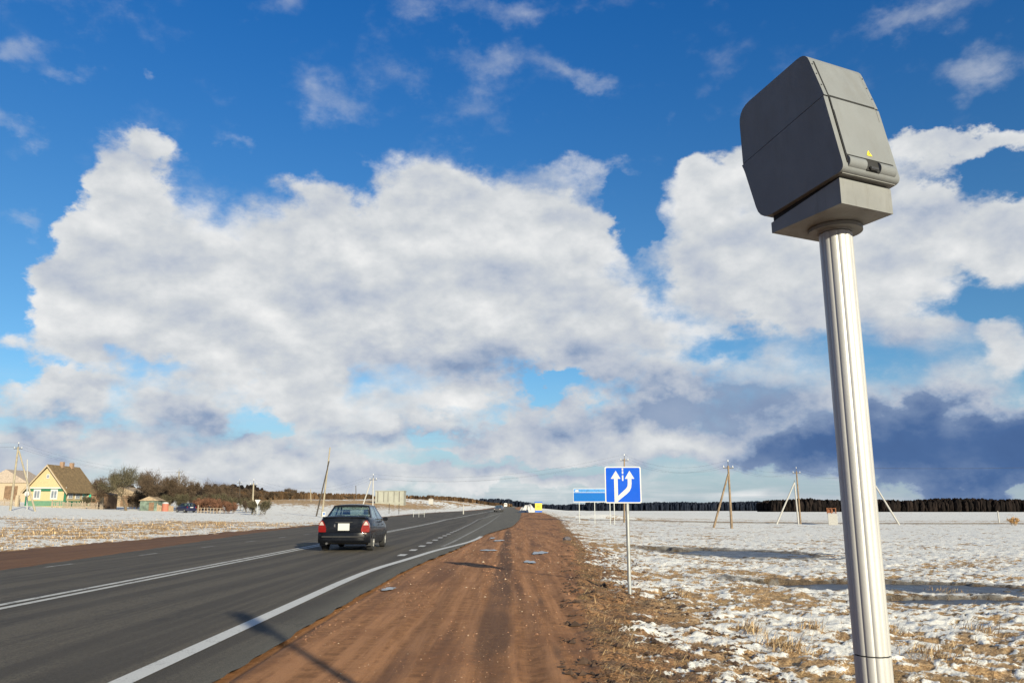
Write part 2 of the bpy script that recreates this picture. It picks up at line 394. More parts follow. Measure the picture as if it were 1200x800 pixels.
def ground_material():
    m = bpy.data.materials.new('winter ground'); m.use_nodes = True; t = NT(m.node_tree); b = t.N['Principled BSDF']
    pos = t.n('ShaderNodeNewGeometry').outputs['Position']
    at = lambda n: t.n('ShaderNodeAttribute', attribute_name=n).outputs['Fac']
    A_d, A_s, A_t, A_i, A_r = at('dirt'), at('snow'), at('track'), at('ice'), at('verge')
    flat = t.v('MULTIPLY', pos, (1, 1, .2))
    n_f = t.noise(flat, 34, 5, .7); n_m = t.noise(flat, 7, 5, .62); n_l = t.noise(flat, .9, 4, .55)
    n_xf = t.noise(flat, 120, 3, .7)
    along = t.noise(t.v('MULTIPLY', pos, (5.5, .22, 1)), 1.0, 5, .65)
    along2 = t.noise(t.v('MULTIPLY', pos, (1.6, .10, 1)), 1.0, 4, .6)
    # reddish shoulder
    d = t.mix(t.ss(n_m, .32, .68), (.21,.092,.032), (.37,.172,.068))
    d = t.mix(t.ss(along, .42, .62), d, (.42,.20,.085))
    d = t.mix(t.m('MULTIPLY', t.ss(along2, .50, .66), .75), d, (.13,.060,.030))
    d = t.mix(t.m('MULTIPLY', t.ss(n_l, .5, .7), .5), d, (.23,.098,.038))
    vo = t.n('ShaderNodeTexVoronoi', feature='F1'); t.L.new(flat, vo.inputs['Vector']); vo.inputs['Scale'].default_value = 42
    A_w = at('rut'); d = t.mix(t.m('MULTIPLY', t.ss(t.m('ADD', A_w, t.m('MULTIPLY', t.m('SUBTRACT', n_m, .5), .8)), .2, .9), .7), d, (.080,.044,.026))
    st = t.m('MULTIPLY', t.ss(vo.outputs['Distance'], .12, .26, 1, 0), t.ss(t.noise(flat, 18, 3, .6), .50, .66))
    d = t.mix(t.m('MULTIPLY', st, .75), d, (.44,.28,.16))
    vo2 = t.n('ShaderNodeTexVoronoi', feature='F1'); t.L.new(flat, vo2.inputs['Vector']); vo2.inputs['Scale'].default_value = 85
    d = t.mix(t.m('MULTIPLY', t.ss(vo2.outputs['Distance'], .15, .5, 1, 0), .35), d, (.11,.05,.028))
    # dead turf
    gcol = t.mix(t.ss(n_f, .3, .7), (.13,.070,.030), (.60,.39,.19))
    gcol = t.mix(t.m('MULTIPLY', t.ss(n_m, .5, .66), .6), gcol, (.70,.50,.29))
    gcol = t.mix(t.m('MULTIPLY', t.ss(n_l, .52, .72), .45), gcol, (.13,.12,.05))
    vg = t.mix(t.ss(n_f, .35, .68), (.032,.018,.010), (.42,.22,.095))
    vg = t.mix(t.m('MULTIPLY', t.ss(n_m, .52, .68), .6), vg, (.47,.28,.14))
    vg = t.mix(t.m('MULTIPLY', t.ss(t.noise(flat, 2.1, 3), .52, .7), .5), vg, (.10,.085,.035))
    gcol = t.mix(A_r, gcol, vg)
    # snow
    sfac = t.m('ADD', A_s, t.m('ADD', t.m('MULTIPLY', t.m('SUBTRACT', n_f, .5), 1.9), t.m('MULTIPLY', t.m('SUBTRACT', n_m, .5), 1.6)))
    sfac = t.m('MULTIPLY', t.ss(sfac, .36, .62), t.ss(A_s, .0, .12))
    scol = t.mix(t.ss(n_m, .3, .75), (.68,.67,.62), (.87,.845,.78))
    scol = t.mix(t.m('MULTIPLY', t.ss(n_xf, .50, .70), .5), scol, (.50,.40,.27))
    g = t.mix(sfac, gcol, scol)
    dn = t.m('ADD', A_d, t.m('MULTIPLY', t.m('SUBTRACT', n_f, .5), .6))
    df = t.ss(dn, .35, .65)
    g = t.mix(df, g, d)
    g = t.mix(t.m('MULTIPLY', A_t, .85), g, t.mix(n_l, (.09,.065,.045), (.17,.13,.09)))
    g = t.mix(t.m('MULTIPLY', A_i, .9), g, t.mix(t.ss(n_f, .4, .6), (.022,.018,.014), (.10,.075,.05)))
    t.L.new(g, b.inputs['Base Color'])
    b.inputs['Roughness'].default_value = .88; b.inputs['Specular IOR Level'].default_value = .25
    bn = t.n('ShaderNodeBump'); bn.inputs['Strength'].default_value = .75; bn.inputs['Distance'].default_value = .035
    hh = t.m('ADD', t.m('MULTIPLY', n_f, t.m('SUBTRACT', .6, t.m('MULTIPLY', A_d, .2))), t.m('ADD', t.m('MULTIPLY', n_m, t.m('SUBTRACT', .9, t.m('MULTIPLY', A_d, .55))), t.m('ADD', t.m('MULTIPLY', n_xf, .22), t.m('MULTIPLY', st, .35))))
    t.L.new(hh, bn.inputs['Height']); t.L.new(bn.outputs[0], b.inputs['Normal'])
    return m
M_ground = ground_material()
verge = np.clip(1-sst(rr, .5, 1.9), 0, 1)*(Y < 160)*(rr > -1)
xq_ = xr(X, Y); wob = .06*pn(Y*.25, Y*0, 4)
def band(c, wd): return np.exp(-np.abs((xq_-c-wob)/wd)**3)
rutm = band(-.18+.012*Y, .20)*sst(Y, 4, 9)*(.55+.6*fbm(xq_*1.5, Y*.3, 3, 71))*1.9+.65*band(.42+.012*Y, .05)*(.6+.8*pn(Y*.7, Y*0, 5))+.35*band(-1.0+.012*Y, .16)+.5*band(-.62+.02*Y, .05)*(.5+.8*pn(Y*.5, Y*0, 15))
rutm = rutm*(1-sst(Y, 40, 70))+.45*band(1.4+.02*Y, .6)*sst(Y, 50, 80)
rutm = np.clip(rutm, 0, 1)+.95*(xq_ < -9)
attrs = dict(rut=rutm, dirt=dirt, snow=sn, track=trk, ice=icem, verge=verge)
def sub(name, sel, label_kind):
    used = np.unique(F[sel]); remap = np.full(len(V), -1, dtype=np.int32); remap[used] = np.arange(len(used))
    o = np_mesh(name, V[used], remap[F[sel]], M_ground, attrs={k: v.ravel()[used] for k, v in attrs.items()})
    return tag(o, kind='structure')
sub('ground', fd < .5, 0)
sub('dirt_shoulder', fd >= .5, 0)

# ------------------------------------------------------------ road
M_asph = bpy.data.materials.new('worn asphalt'); M_asph.use_nodes = True
t = NT(M_asph.node_tree); b = t.N['Principled BSDF']; pos = t.n('ShaderNodeNewGeometry').outputs['Position']
sx = t.n('ShaderNodeSeparateXYZ'); t.L.new(pos, sx.inputs[0])
n1 = t.noise(pos, 75, 4, .75); n2 = t.noise(pos, .7, 4, .6); n3 = t.noise(t.v('MULTIPLY', pos, (2.2, .05, 1)), 1, 4, .6)
vo = t.n('ShaderNodeTexVoronoi'); t.L.new(pos, vo.inputs['Vector']); vo.inputs['Scale'].default_value = 95
c = t.mix(t.ss(n1, .3, .72), (.034,.029,.021), (.165,.138,.10))
c = t.mix(t.m('MULTIPLY', t.ss(vo.outputs['Distance'], .1, .4, 1, 0), .5), c, (.13,.11,.08))
gr = t.noise(pos, 26, 4, .7); c = t.mix(t.m('MULTIPLY', t.ss(gr, .5, .72), .55), c, (.155,.130,.095)); c = t.mix(t.m('MULTIPLY', t.ss(gr, .5, .3), .5), c, (.024,.020,.015))
c = t.mix(t.m('MULTIPLY', t.ss(n3, .42, .58), .7), c, (.043,.036,.027))
c = t.mix(t.m('MULTIPLY', t.ss(n2, .45, .7), .3), c, (.09,.076,.056))
# old pale strip along the right edge and gritty margin
xrn = t.m('ADD', sx.outputs[0], t.m('MULTIPLY', sx.outputs[1], .0126))
edge = t.m('ADD', xrn, t.m('MULTIPLY', t.m('SUBTRACT', n2, .5), .5))
c = t.mix(t.m('MULTIPLY', t.ss(edge, -2.75, -2.1), .55), c, t.mix(t.ss(n1, .3, .7), (.10,.092,.066), (.20,.185,.145)))
# tar-filled cracks
cr = t.m('ABSOLUTE', t.m('SUBTRACT', t.noise(t.v('MULTIPLY', pos, (.35, .10, 1)), 1.0, 6, .55), .5))
c = t.mix(t.m('MULTIPLY', t.ss(cr, .0012, .004, 1, 0), .30), c, (.022,.021,.020))
cr2 = t.m('ABSOLUTE', t.m('SUBTRACT', t.noise(t.v('MULTIPLY', pos, (.12, .5, 1)), 1.0, 5, .6), .53))
c = t.mix(t.m('MULTIPLY', t.m('MULTIPLY', t.ss(cr2, .001, .004, 1, 0), t.ss(xrn, -6.5, -7.5)), .55), c, (.025,.024,.022))
t.L.new(c, b.inputs['Base Color']); b.inputs['Roughness'].default_value = .82; b.inputs['Specular IOR Level'].default_value = .35
bn = t.n('ShaderNodeBump'); bn.inputs['Strength'].default_value = .7; bn.inputs['Distance'].default_value = .012
t.L.new(t.m('ADD', n1, t.m('MULTIPLY', vo.outputs['Distance'], .6)), bn.inputs['Height']); t.L.new(bn.outputs[0], b.inputs['Normal'])

def strip(name, fl, fr, Ys, dz, m, ncol=2, kind='structure', rag=0.0):
    Ys = np.asarray(Ys, float); l = np.array([fl(y) for y in Ys]); r_ = np.array([fr(y) for y in Ys])
    if rag: r_ = r_+rag*fbm(Ys*.9, Ys*0+3, 4, 5)*1.0; l = l-rag*fbm(Ys*.9, Ys*0+9, 4, 6)
    k = np.linspace(0, 1, ncol)[None, :]; xq = l[:, None]*(1-k)+r_[:, None]*k; YY = np.repeat(Ys[:, None], ncol, 1)
    XX = xq-.0126*YY; ZZ = macro(XX, YY)+dz
    Vv = np.stack([XX.ravel(), YY.ravel(), ZZ.ravel()], 1); n = len(Ys)
    i0 = (np.arange(n-1)[:, None]*ncol+np.arange(ncol-1)[None, :]).ravel()
    return Vv, np.stack([i0, i0+1, i0+ncol+1, i0+ncol], 1)
ys_all = np.concatenate([np.arange(-60, 0, 2.), np.arange(0, 60, .12), np.arange(60, 200, 1.), np.geomspace(200, 2200, 120)])
V_, F_ = strip('road', lambda y: itp(y, XL), lambda y: itp(y, XA), ys_all, .006, None, 14, rag=.12)
tag(np_mesh('road', V_, F_, M_asph), kind='structure')

def paint(name, wear, col=(.62,.61,.57)):
    m = bpy.data.materials.new(name); m.use_nodes = True; t = NT(m.node_tree); b = t.N['Principled BSDF']
    pos = t.n('ShaderNodeNewGeometry').outputs['Position']
    n = t.noise(pos, 30, 5, .7); nb = t.noise(pos, 3, 4, .6); n1 = t.noise(pos, 75, 4, .75)
    k = t.m('ADD', n, t.m('MULTIPLY', t.m('SUBTRACT', nb, .5), .8))
    cc = t.mix(t.ss(n1, .3, .7), tuple(x*.8 for x in col), col)
    t.L.new(t.mix(t.ss(k, wear-.12, wear+.12), (.10,.096,.088), cc), b.inputs['Base Color'])
    b.inputs['Roughness'].default_value = .75
    bn = t.n('ShaderNodeBump'); bn.inputs['Strength'].default_value = .5; bn.inputs['Distance'].default_value = .01
    t.L.new(n1, bn.inputs['Height']); t.L.new(bn.outputs[0], b.inputs['Normal']); return m
M_paint = paint('road paint', .30); M_paint2 = paint('worn road paint', .52, (.42,.40,.34)); M_paint3 = paint('thin road paint', .38, (.56,.55,.50))
def bd(y): return itp(y, BEND)
def mark(name, segs, m):
    Vs, Fs, o = [], [], 0
    for (fc, wdt, ys) in segs:
        v_, f_ = strip('', lambda y: fc(y)-wdt/2, lambda y: fc(y)+wdt/2, ys, .011, None, 2)
        Vs.append(v_); Fs.append(f_+o); o += len(v_)
    return tag(np_mesh(name, np.concatenate(Vs), np.concatenate(Fs), m), kind='structure')
yc = np.concatenate([np.arange(0, 60, .5), np.arange(60, 200, 2.), np.geomspace(200, 500, 40)])
mark('centre_line', [(lambda y: -6.96+bd(y), .13, yc), (lambda y: -6.70+bd(y), .13, yc)], M_paint3)
EL = [(0,-2.9),(15.5,-2.92),(18.5,-2.84),(22,-2.52),(26.7,-2.15),(30,-1.75),(33.7,-1.32),(38,-1.08),(41.5,-1.0)]
mark('edge_line', [(lambda y: (itp(y-1, EL)+itp(y, EL)+itp(y+1, EL))/3, .19, np.arange(0, 41, .25))], M_paint)
FLN = [(24,-2.3),(34,-2.0),(60,-1.6),(127,-.6),(150,0)]
mark('worn_line', [(lambda y: itp(y, FLN), .14, np.arange(29.5, 140, 1.))], M_paint2)
mark('lane_dashes', [(lambda y: -2.9+bd(y), .22, np.arange(a, a+1.15, .3)) for a in np.arange(23.6, 170, 2.95)], M_paint)
mark('left_lane_dashes', [(lambda y: -10.5+bd(y), .13, np.arange(a, a+1.3, .3)) for a in np.arange(9.2, 75, 4.9)], M_paint2)

# ------------------------------------------------------------ frozen pools
M_ice = bpy.data.materials.new('ice'); M_ice.use_nodes = True
t = NT(M_ice.node_tree); b = t.N['Principled BSDF']; pos = t.n('ShaderNodeNewGeometry').outputs['Position']
ni = t.noise(t.v('MULTIPLY', pos, (1, .8, 1)), 1.5, 6, .65)
t.L.new(t.mix(t.ss(ni, .38, .66), (.012,.015,.020), (.085,.10,.13)), b.inputs['Base Color'])
t.L.new(t.ss(ni, .3, .7, .2, .6), b.inputs['Roughness']); b.inputs['Specular IOR Level'].default_value = .25
bn = t.n('ShaderNodeBump'); bn.inputs['Strength'].default_value = .25; bn.inputs['Distance'].default_value = .02
t.L.new(t.noise(pos, 6, 4, .6), bn.inputs['Height']); t.L.new(bn.outputs[0], b.inputs['Normal'])
for i, (cx, cy, a, bb, z) in enumerate(ICE):
    n = 64; pts = [(cx+a*1.35*math.cos(2*math.pi*k/n), cy+bb*1.35*math.sin(2*math.pi*k/n), z-.055) for k in range(n)]
    tag(MB().poly(pts).build('frozen_pool', M_ice), kind='structure')
M_pud = mat('puddle ice', (.20,.20,.20), .2, vary=.3, scale=5)
for (px, py, a, bb) in [(573,645,.22,.55),(577,630.5,.16,.6),(585,633.5,.18,.8),(633,648,.2,.9),(621,659,.12,.6),(455,691,.12,.22)]:
    p = P(px, py); n = 26; th0 = random.random()*6
    pts = []
    for k in range(n):
        th = 2*math.pi*k/n; q = 1+.3*math.sin(2*th+th0)+.16*math.sin(5*th+th0*2)+.1*random.uniform(-1, 1)
        x_, y_ = p.x+a*q*math.cos(th), p.y+bb*q*math.sin(th); pts.append((x_, y_, p.z+.022))
    tag(MB().poly(pts).build('puddle', M_pud), kind='structure')

def surf(Xs, Ys):
    return macro(Xs, Ys)+micro(Xs, Ys)[0]
# ------------------------------------------------------------ dry grass, gravel
def blades(name, Xb, Yb, L_, wd, lean, az0, mats, jitter=1.0, mi=None):
    n = len(Xb); Zb = surf(Xb, Yb)-.01
    az_ = az0+rng.normal(0, jitter, n); le = np.clip(rng.normal(lean, .3, n), .1, 1.5)
    dx, dy, dz = np.cos(az_)*np.sin(le), np.sin(az_)*np.sin(le), np.cos(le)
    px_, py_ = -np.sin(az_)*wd/2, np.cos(az_)*wd/2
    base = np.stack([Xb, Yb, Zb], 1); d = np.stack([dx, dy, dz], 1)*L_[:, None]; s = np.stack([px_, py_, px_*0], 1)
    droop = np.stack([dx*.25, dy*.25, -.22*np.ones(n)], 1)*L_[:, None]
    v0 = base-s; v1 = base+s; v2 = base+d*.55+s*.7; v3 = base+d*.55-s*.7; v4 = base+d+droop*rng.uniform(0, 1, (n, 1))
    Vv = np.stack([v0, v1, v2, v3, v4], 1).reshape(-1, 3); i = np.arange(n)[:, None]*5
    Ff = np.concatenate([i+np.array([[0,1,2]]), i+np.array([[0,2,3]]), i+np.array([[3,2,4]])])
    c = np.repeat(rng.uniform(0, 1, n), 5)
    return tag(np_mesh(name, Vv, Ff, mats, smooth=False, attrs={'tone': c}), kind='stuff')
M_grass = bpy.data.materials.new('dry grass'); M_grass.use_nodes = True
t = NT(M_grass.node_tree); b = t.N['Principled BSDF']; tn = t.n('ShaderNodeAttribute', attribute_name='tone').outputs['Fac']
rp = t.n('ShaderNodeValToRGB'); t.L.new(tn, rp.inputs[0]); er = rp.color_ramp
for q_ in range(2): er.elements.new(.5)
for e_, (p_, c_) in zip(er.elements, [(0,(.09,.048,.022)),(.35,(.27,.165,.075)),(.7,(.54,.37,.19)),(1,(.72,.55,.32))]): e_.position = p_; e_.color = (*c_, 1)
t.L.new(rp.outputs[0], b.inputs['Base Color']); b.inputs['Roughness'].default_value = .8
def scatter(n, y0, y1, xlo, xhi, keep):
    u = rng.uniform(0, 1, n); Yb = y0*(y1/y0)**u
    xq = rng.uniform(0, 1, n); Xb = xlo(Yb)+(xhi(Yb)-xlo(Yb))*xq-.0126*Yb
    _, d_, t_, s_, i_, r_ = micro(Xb, Yb); k = keep(Xb, Yb, d_, s_, i_, r_); return Xb[k], Yb[k]
def keep_r(Xb, Yb, d_, s_, i_, r_):
    n = len(Xb); cl = fbm(Xb*2.2, Yb*2.2, 3, 99)
    return (d_ < .5) & (i_ < .4) & (rng.uniform(0, 1, n) < np.clip(1.15-1.1*s_, .14, 1)*np.clip(.55+2.2*cl, .04, 1))
Xb, Yb = scatter(260000, 5, 60, lambda y: itp(y, XD)+.0, lambda y: itp(y, XD)*0+2.5+.75*y, keep_r)
ln = rng.gamma(4, .022, len(Xb))*(1+.3*pn(Xb*1.5, Yb*1.5, 12))
blades('dry_grass', Xb, Yb, ln, .004+.00035*Yb, 1.32, math.radians(-25), M_grass, .7)
def keep_l(Xb, Yb, d_, s_, i_, r_):
    return (d_ < .4) & (rng.uniform(0, 1, len(Xb)) < np.clip(1.1-1.2*s_, .03, 1))
Xb, Yb = scatter(70000, 14, 90, lambda y: itp(y, XLD)-.1-.62*y, lambda y: itp(y, XLD)+.2, keep_l)
blades('dry_grass', Xb, Yb, rng.gamma(4, .035, len(Xb)), .004+.0004*Yb, .95, math.radians(160), M_grass, .9)
# taller tussocks
tx, ty_ = [], []
for (px, py, nb, sp) in [(918,762,420,.20),(1105,690,260,.35),(880,742,200,.15),(1090,770,260,.25),(1150,742,200,.2),(1185,603,200,.8),(950,740,150,.12),(800,700,120,.12),(1040,740,120,.15)]:
    p = P(px, py); tx.append(rng.normal(p.x, sp*.6, nb)); ty_.append(rng.normal(p.y, sp, nb))
tx = np.concatenate(tx); ty_ = np.concatenate(ty_)
blades('dry_grass', tx, ty_, rng.gamma(5, .028, len(tx)), .005+.0004*ty_, .8, math.radians(-20), M_grass, .9)

def stones(name, Xs, Ys, sz, m):
    n = len(Xs); Zs = surf(Xs, Ys)+sz*.15
    base = np.array([(1,0,0),(-1,0,0),(0,1,0),(0,-1,0),(0,0,1),(0,0,-1)], float)
    Fo = np.array([(0,2,4),(2,1,4),(1,3,4),(3,0,4),(2,0,5),(1,2,5),(3,1,5),(0,3,5)])
    s = sz[:, None, None]*rng.uniform(.6, 1.25, (n, 6, 1))*np.array([1, 1, .6])
    a = rng.uniform(0, 6.28, n); ca, sa = np.cos(a), np.sin(a)
    b_ = base[None]*s; xx = b_[..., 0]*ca[:, None]-b_[..., 1]*sa[:, None]; yy = b_[..., 0]*sa[:, None]+b_[..., 1]*ca[:, None]
    Vv = np.stack([xx+Xs[:, None], yy+Ys[:, None], b_[..., 2]+Zs[:, None]], 2).reshape(-1, 3)
    Ff = (np.arange(n)[:, None, None]*6+Fo[None]).reshape(-1, 3)
    return tag(np_mesh(name, Vv, Ff, m, smooth=False, attrs={'tone': np.repeat(rng.uniform(0, 1, n), 6)}), kind='stuff')
M_st = bpy.data.materials.new('gravel'); M_st.use_nodes = True
t = NT(M_st.node_tree); b = t.N['Principled BSDF']; tn = t.n('ShaderNodeAttribute', attribute_name='tone').outputs['Fac']
rp = t.n('ShaderNodeValToRGB'); t.L.new(tn, rp.inputs[0]); er = rp.color_ramp
er.elements.new(.5); er.elements.new(.8)
for e_, (p_, c_) in zip(er.elements, [(0,(.14,.062,.034)),(.55,(.32,.16,.085)),(.85,(.38,.22,.125)),(1,(.50,.39,.27))]): e_.position = p_; e_.color = (*c_, 1)
t.L.new(rp.outputs[0], b.inputs['Base Color']); b.inputs['Roughness'].default_value = .85
Xs, Ys = scatter(26000, 4.8, 45, lambda y: itp(y, XA)-.05, lambda y: itp(y, XD)+1.6, lambda X_, Y_, d_, s_, i_, r_: rng.uniform(0, 1, len(X_)) < np.clip(.35+1.6*fbm(X_*1.6, Y_*.4, 3, 5), .05, 1))
stones('gravel', Xs, Ys, np.clip(rng.gamma(2.0, .0022, len(Xs)), .0025, .03)*np.clip(Ys/9, .9, 2.2), M_st)
M_clod = mat('dark soil clods', (.06,.034,.02), .95, vary=.4)
Xs, Ys = scatter(9000, 4.8, 30, lambda y: itp(y, XD)-.3, lambda y: itp(y, XD)+1.9, lambda X_, Y_, d_, s_, i_, r_: fbm(X_*1.6, Y_*1.6, 3, 55) > .08)
stones('soil_clods', Xs, Ys, rng.gamma(2.2, .008, len(Xs)), M_clod)

# ------------------------------------------------------------ speed camera on its fluted post
M_box = mat('grey painted housing', (.166,.176,.182), .55, vary=.07, scale=3, bump=.12, bscale=220, spec=.25)
M_box2 = mat('grey painted base', (.178,.182,.178), .48, vary=.08, scale=5, bump=.12, bscale=200, spec=.4)
streaks(M_box2, (22, 22, 3), (.09,.08,.065), .35, .52, .7); streaks(M_box, (9, 9, 2.2), (.130,.128,.12), .35, .45, .68)
M_gap = mat('black seal', (.012,.012,.012), .8)
M_alu = mat('weathered aluminium', (.41,.41,.405), .46, metal=.25, vary=.06, scale=2, bump=.05, bscale=90)
streaks(M_alu, (30, 30, 1.1), (.40,.39,.36), .5, .42, .68)
M_lat = mat('dark zinc', (.06,.06,.062), .4, metal=.5)
M_yel = mat('yellow label', (.85,.62,.03), .5); M_blk = mat('black print', (.015,.015,.015), .6)
fdir = Vector((.907, .42, 0)).normalized(); bdir = Vector((-.42, .907, 0)).normalized()
HB = 1.3
FLc = Vector((1.429, 3.255, EYE+HB))
polexy = Vector((1.528, 3.578))
gz = float(surf(np.array([polexy.x]), np.array([polexy.y]))[0])
SC = .65
sc_t = empty('speed_camera', (polexy.x*SC, polexy.y*SC, EYE+(gz-EYE)*SC), 0, 'grey roadside speed camera housing on a tall fluted aluminium post in the foreground', 'speed camera', scale=SC)
off0 = Vector((polexy.x, polexy.y, gz))
def LW(u, v, w_): return FLc+bdir*u+fdir*w_+Vector((0, 0, v-HB))-off0     # u back, v height over eye, w across
WB = .338; W0 = -.012
prof = [(-.046,1.437),(.032,1.825),(.118,2.088),(.588,2.020),(.580,1.714),(.480,1.378)]
def rounded(poly, rad, seg=5):
    out = []; n = len(poly)
    for i in range(n):
        p0, p1, p2 = Vector(poly[i-1]), Vector(poly[i]), Vector(poly[(i+1) % n]); r_ = rad[i]
        if r_ <= 0: out.append(tuple(p1)); continue
        a = (p0-p1).normalized(); c_ = (p2-p1).normalized()
        s_, e_ = p1+a*r_, p1+c_*r_
        for k in range(seg+1):
            q = k/seg; out.append(tuple(s_*(1-q)**2+p1*2*q*(1-q)+e_*q*q))
    return out
def lerp(a, b_, k): return (a[0]+(b_[0]-a[0])*k, a[1]+(b_[1]-a[1])*k)
def housing(name, poly, m, w0, w1, bev=.014, label=None):
    mb = MB(); mb.prism([LW(u, v, w0) for u, v in poly], fdir*(w1-w0))
    es = [e for e in mb.b.edges if len(e.link_faces) == 2 and e.calc_face_angle(0) > R(50)]
    bmesh.ops.bevel(mb.b, geom=es, offset=bev, segments=3, affect='EDGES', clamp_overlap=True)
    o = mb.build(name, m, sc_t, ang=40)
    if label: o['label'] = label
    return o
A_, S_, B_, C_, D_, E_ = prof
gp = .0035
def offs(p, dv): return (p[0], p[1]+dv)
# upper half: S,B,C,D
upper = rounded([offs(S_, gp), B_, C_, offs(D_, gp)], [0, .055, .085, 0])
lower = rounded([A_, offs(S_, -gp), offs((D_[0]+.004, D_[1]), -gp), lerp(D_, E_, .12), E_], [.035, 0, 0, .02, .085])
# two side cheeks and the narrower middle body
housing('upper_shell', upper, M_box, W0, W0+WB, .016)
housing('lower_shell', lower, M_box, W0-.004, W0+WB+.004, .018)
core = [(.0,1.46),(.05,1.83),(.13,2.06),(.56,2.0),(.56,1.72),(.46,1.40)]
mb = MB(); mb.prism([LW(u, v, W0+.012) for u, v in core], fdir*(WB-.024)); mb.build('seal', M_gap, sc_t)
# doors stand 3 mm proud of the sloping front, leaving a dark gap at both sides
def door(name, p, q, m, w0=.030, w1=None, proud=.004, th=.02, roundend=False):
    w1 = WB-.030 if w1 is None else w1
    d = (Vector(q)-Vector(p)).normalized(); nrm_ = Vector((-d.y, d.x))      # points out of the front (towards -u)
    if nrm_.x > 0: nrm_ = -nrm_
    a0, a1 = Vector(p)+nrm_*proud, Vector(q)+nrm_*proud; b0, b1 = Vector(p)-nrm_*th, Vector(q)-nrm_*th
    mb = MB(); mb.prism([LW(*x, W0+w0) for x in (a0, a1, b1, b0)], fdir*(w1-w0))
    mb.bevel(.003, 2); return mb.build(name, m, sc_t)
def seam(name, p, q, w0, w1, proud=.0022):
    d = (Vector(q)-Vector(p)).normalized(); nrm_ = Vector((-d.y, d.x)); nrm_ = -nrm_ if nrm_.x > 0 else nrm_
    mb = MB(); a0, a1 = Vector(p)+nrm_*proud, Vector(q)+nrm_*proud; b0, b1 = Vector(p)-nrm_*.01, Vector(q)-nrm_*.01
    mb.prism([LW(*x, W0+w0) for x in (a0, a1, b1, b0)], fdir*(w1-w0)); return mb
fu0, fu1 = lerp(S_, B_, .015), lerp(S_, B_, .80)
fl0, fl1 = lerp(A_, S_, .10), lerp(A_, S_, .985)
sm = MB().b
mb = seam('s', fu0, fu1, .0225, WB-.0225); mb.build('door_gap', M_gap, sc_t)
mb = seam('s', fl0, fl1, .0225, WB-.0225, .0050); mb.build('door_gap', M_gap, sc_t)
door('upper_door', lerp(S_, B_, .02), lerp(S_, B_, .79), M_box, .027, WB-.027, .0042)
door('lower_door', lerp(A_, S_, .80), lerp(A_, S_, .978), M_box, .027, WB-.027, .0065)
dl = door('lower_door', lerp(A_, S_, .20), lerp(A_, S_, .796), M_box, .027, WB-.027, .0085)
# rolled bottom lip of the door, open in the middle where the latch sits
pl = lerp(A_, S_, .13)
for (wa, wb_) in ((.027, .130), (.215, WB-.027)):
    mb = MB(); cpt = (pl[0]+.012, pl[1]-.004)
    ring = [(cpt[0]+.031*math.cos(a), cpt[1]+.031*math.sin(a)) for a in [R(x) for x in range(80, 300, 15)]]
    mb.prism([LW(*x, W0+wa) for x in ring], fdir*(wb_-wa)); mb.bevel(.003, 2, 50); mb.build('door_lip', M_box, sc_t)
mb = MB(); ring = [lerp(A_, S_, .05), lerp(A_, S_, .20)]
mb = seam('s', ring[0], ring[1], .132, .213, .004); mb.build('latch_recess', M_gap, sc_t)
mb = MB(); c0 = lerp(A_, S_, .07); mb.box(LW(c0[0]-.010, c0[1]+.004, W0+.172), (.05, .014, .016), rz=math.atan2(.42, .907)); mb.bevel(.003)
mb.build('latch', M_lat, sc_t)
for kk in (.30, .62, .90):
    q_ = Vector(lerp(S_, B_, kk*.8)); nq = (Vector(B_)-Vector(S_)).normalized(); nq = Vector((-abs(nq.y), abs(nq.x)))
    for ww in (.010, WB-.010): MB().tube([LW(q_.x+nq.x*-.002, q_.y+nq.y*-.002, W0+ww), LW(q_.x+nq.x*.003, q_.y+nq.y*.003, W0+ww)], .0035, 10).build('screw', M_lat, sc_t)
# warning triangle
c0 = Vector(lerp(A_, S_, .245)); dd = (Vector(S_)-Vector(A_)).normalized(); nn = Vector((-dd.y, dd.x)); nn = -nn if nn.x > 0 else nn
def tri(sz, up, pr, wc):
    pts = []
    for (a, b_) in ((-1, 0), (1, 0), (0, 1.75)):
        q = c0+dd*(b_*sz+up)+nn*pr; pts.append(LW(q.x, q.y, wc+a*sz))
    return pts
mb = MB(); mb.prism(tri(.0165, .0, .0090, W0+.168), (LW(nn.x*.002, nn.y*.002, 0)-LW(0, 0, 0))); lab = mb.build('warning_label', M_yel, sc_t)
mb = MB(); pts = []
for (a, b_) in ((-.15,.25),(.35,.78),(.05,.72),(.20,1.15),(-.30,.62),(.0,.66)):
    q = c0+dd*(b_*.0165)+nn*.0116; pts.append(LW(q.x, q.y, W0+.168+a*.0165))
mb.prism(pts, (LW(nn.x*.001, nn.y*.001, 0)-LW(0, 0, 0))); mb.build('lightning_mark', M_blk, lab)
# wedge base, lip above it, flange and post
wedge = [(0,1.300),(0,1.418),(.425,1.352),(.425,1.300)]
mb = MB(); mb.prism([LW(u, v, 0) for u, v in wedge], fdir*.315); mb.bevel(.004, 2); mb.build('mounting_base', M_box2, sc_t)
mb = MB(); mb.prism([LW(u, v, .012) for u, v in [(.012,1.41),(.012,1.447),(.42,1.40),(.42,1.345)]], fdir*.29); mb.build('shadow_gap_frame', M_gap, sc_t)
mb = MB(); mb.prism([LW(u, v, -.002) for u, v in [(-.020,1.432),(-.022,1.446),(.10,1.434),(.10,1.422)]], fdir*.325); mb.bevel(.002, 1); mb.build('drip_lip', M_box2, sc_t)
lx = Vector((polexy.x, polexy.y, 0))-Vector((off0.x, off0.y, 0))
zt = EYE+HB-gz
mb = MB(); mb.tube([(lx.x, lx.y, zt-.003), (lx.x, lx.y, zt-.020)], .122, 48); mb.bevel(.003, 2, 60); mb.build('flange', M_box2, sc_t)
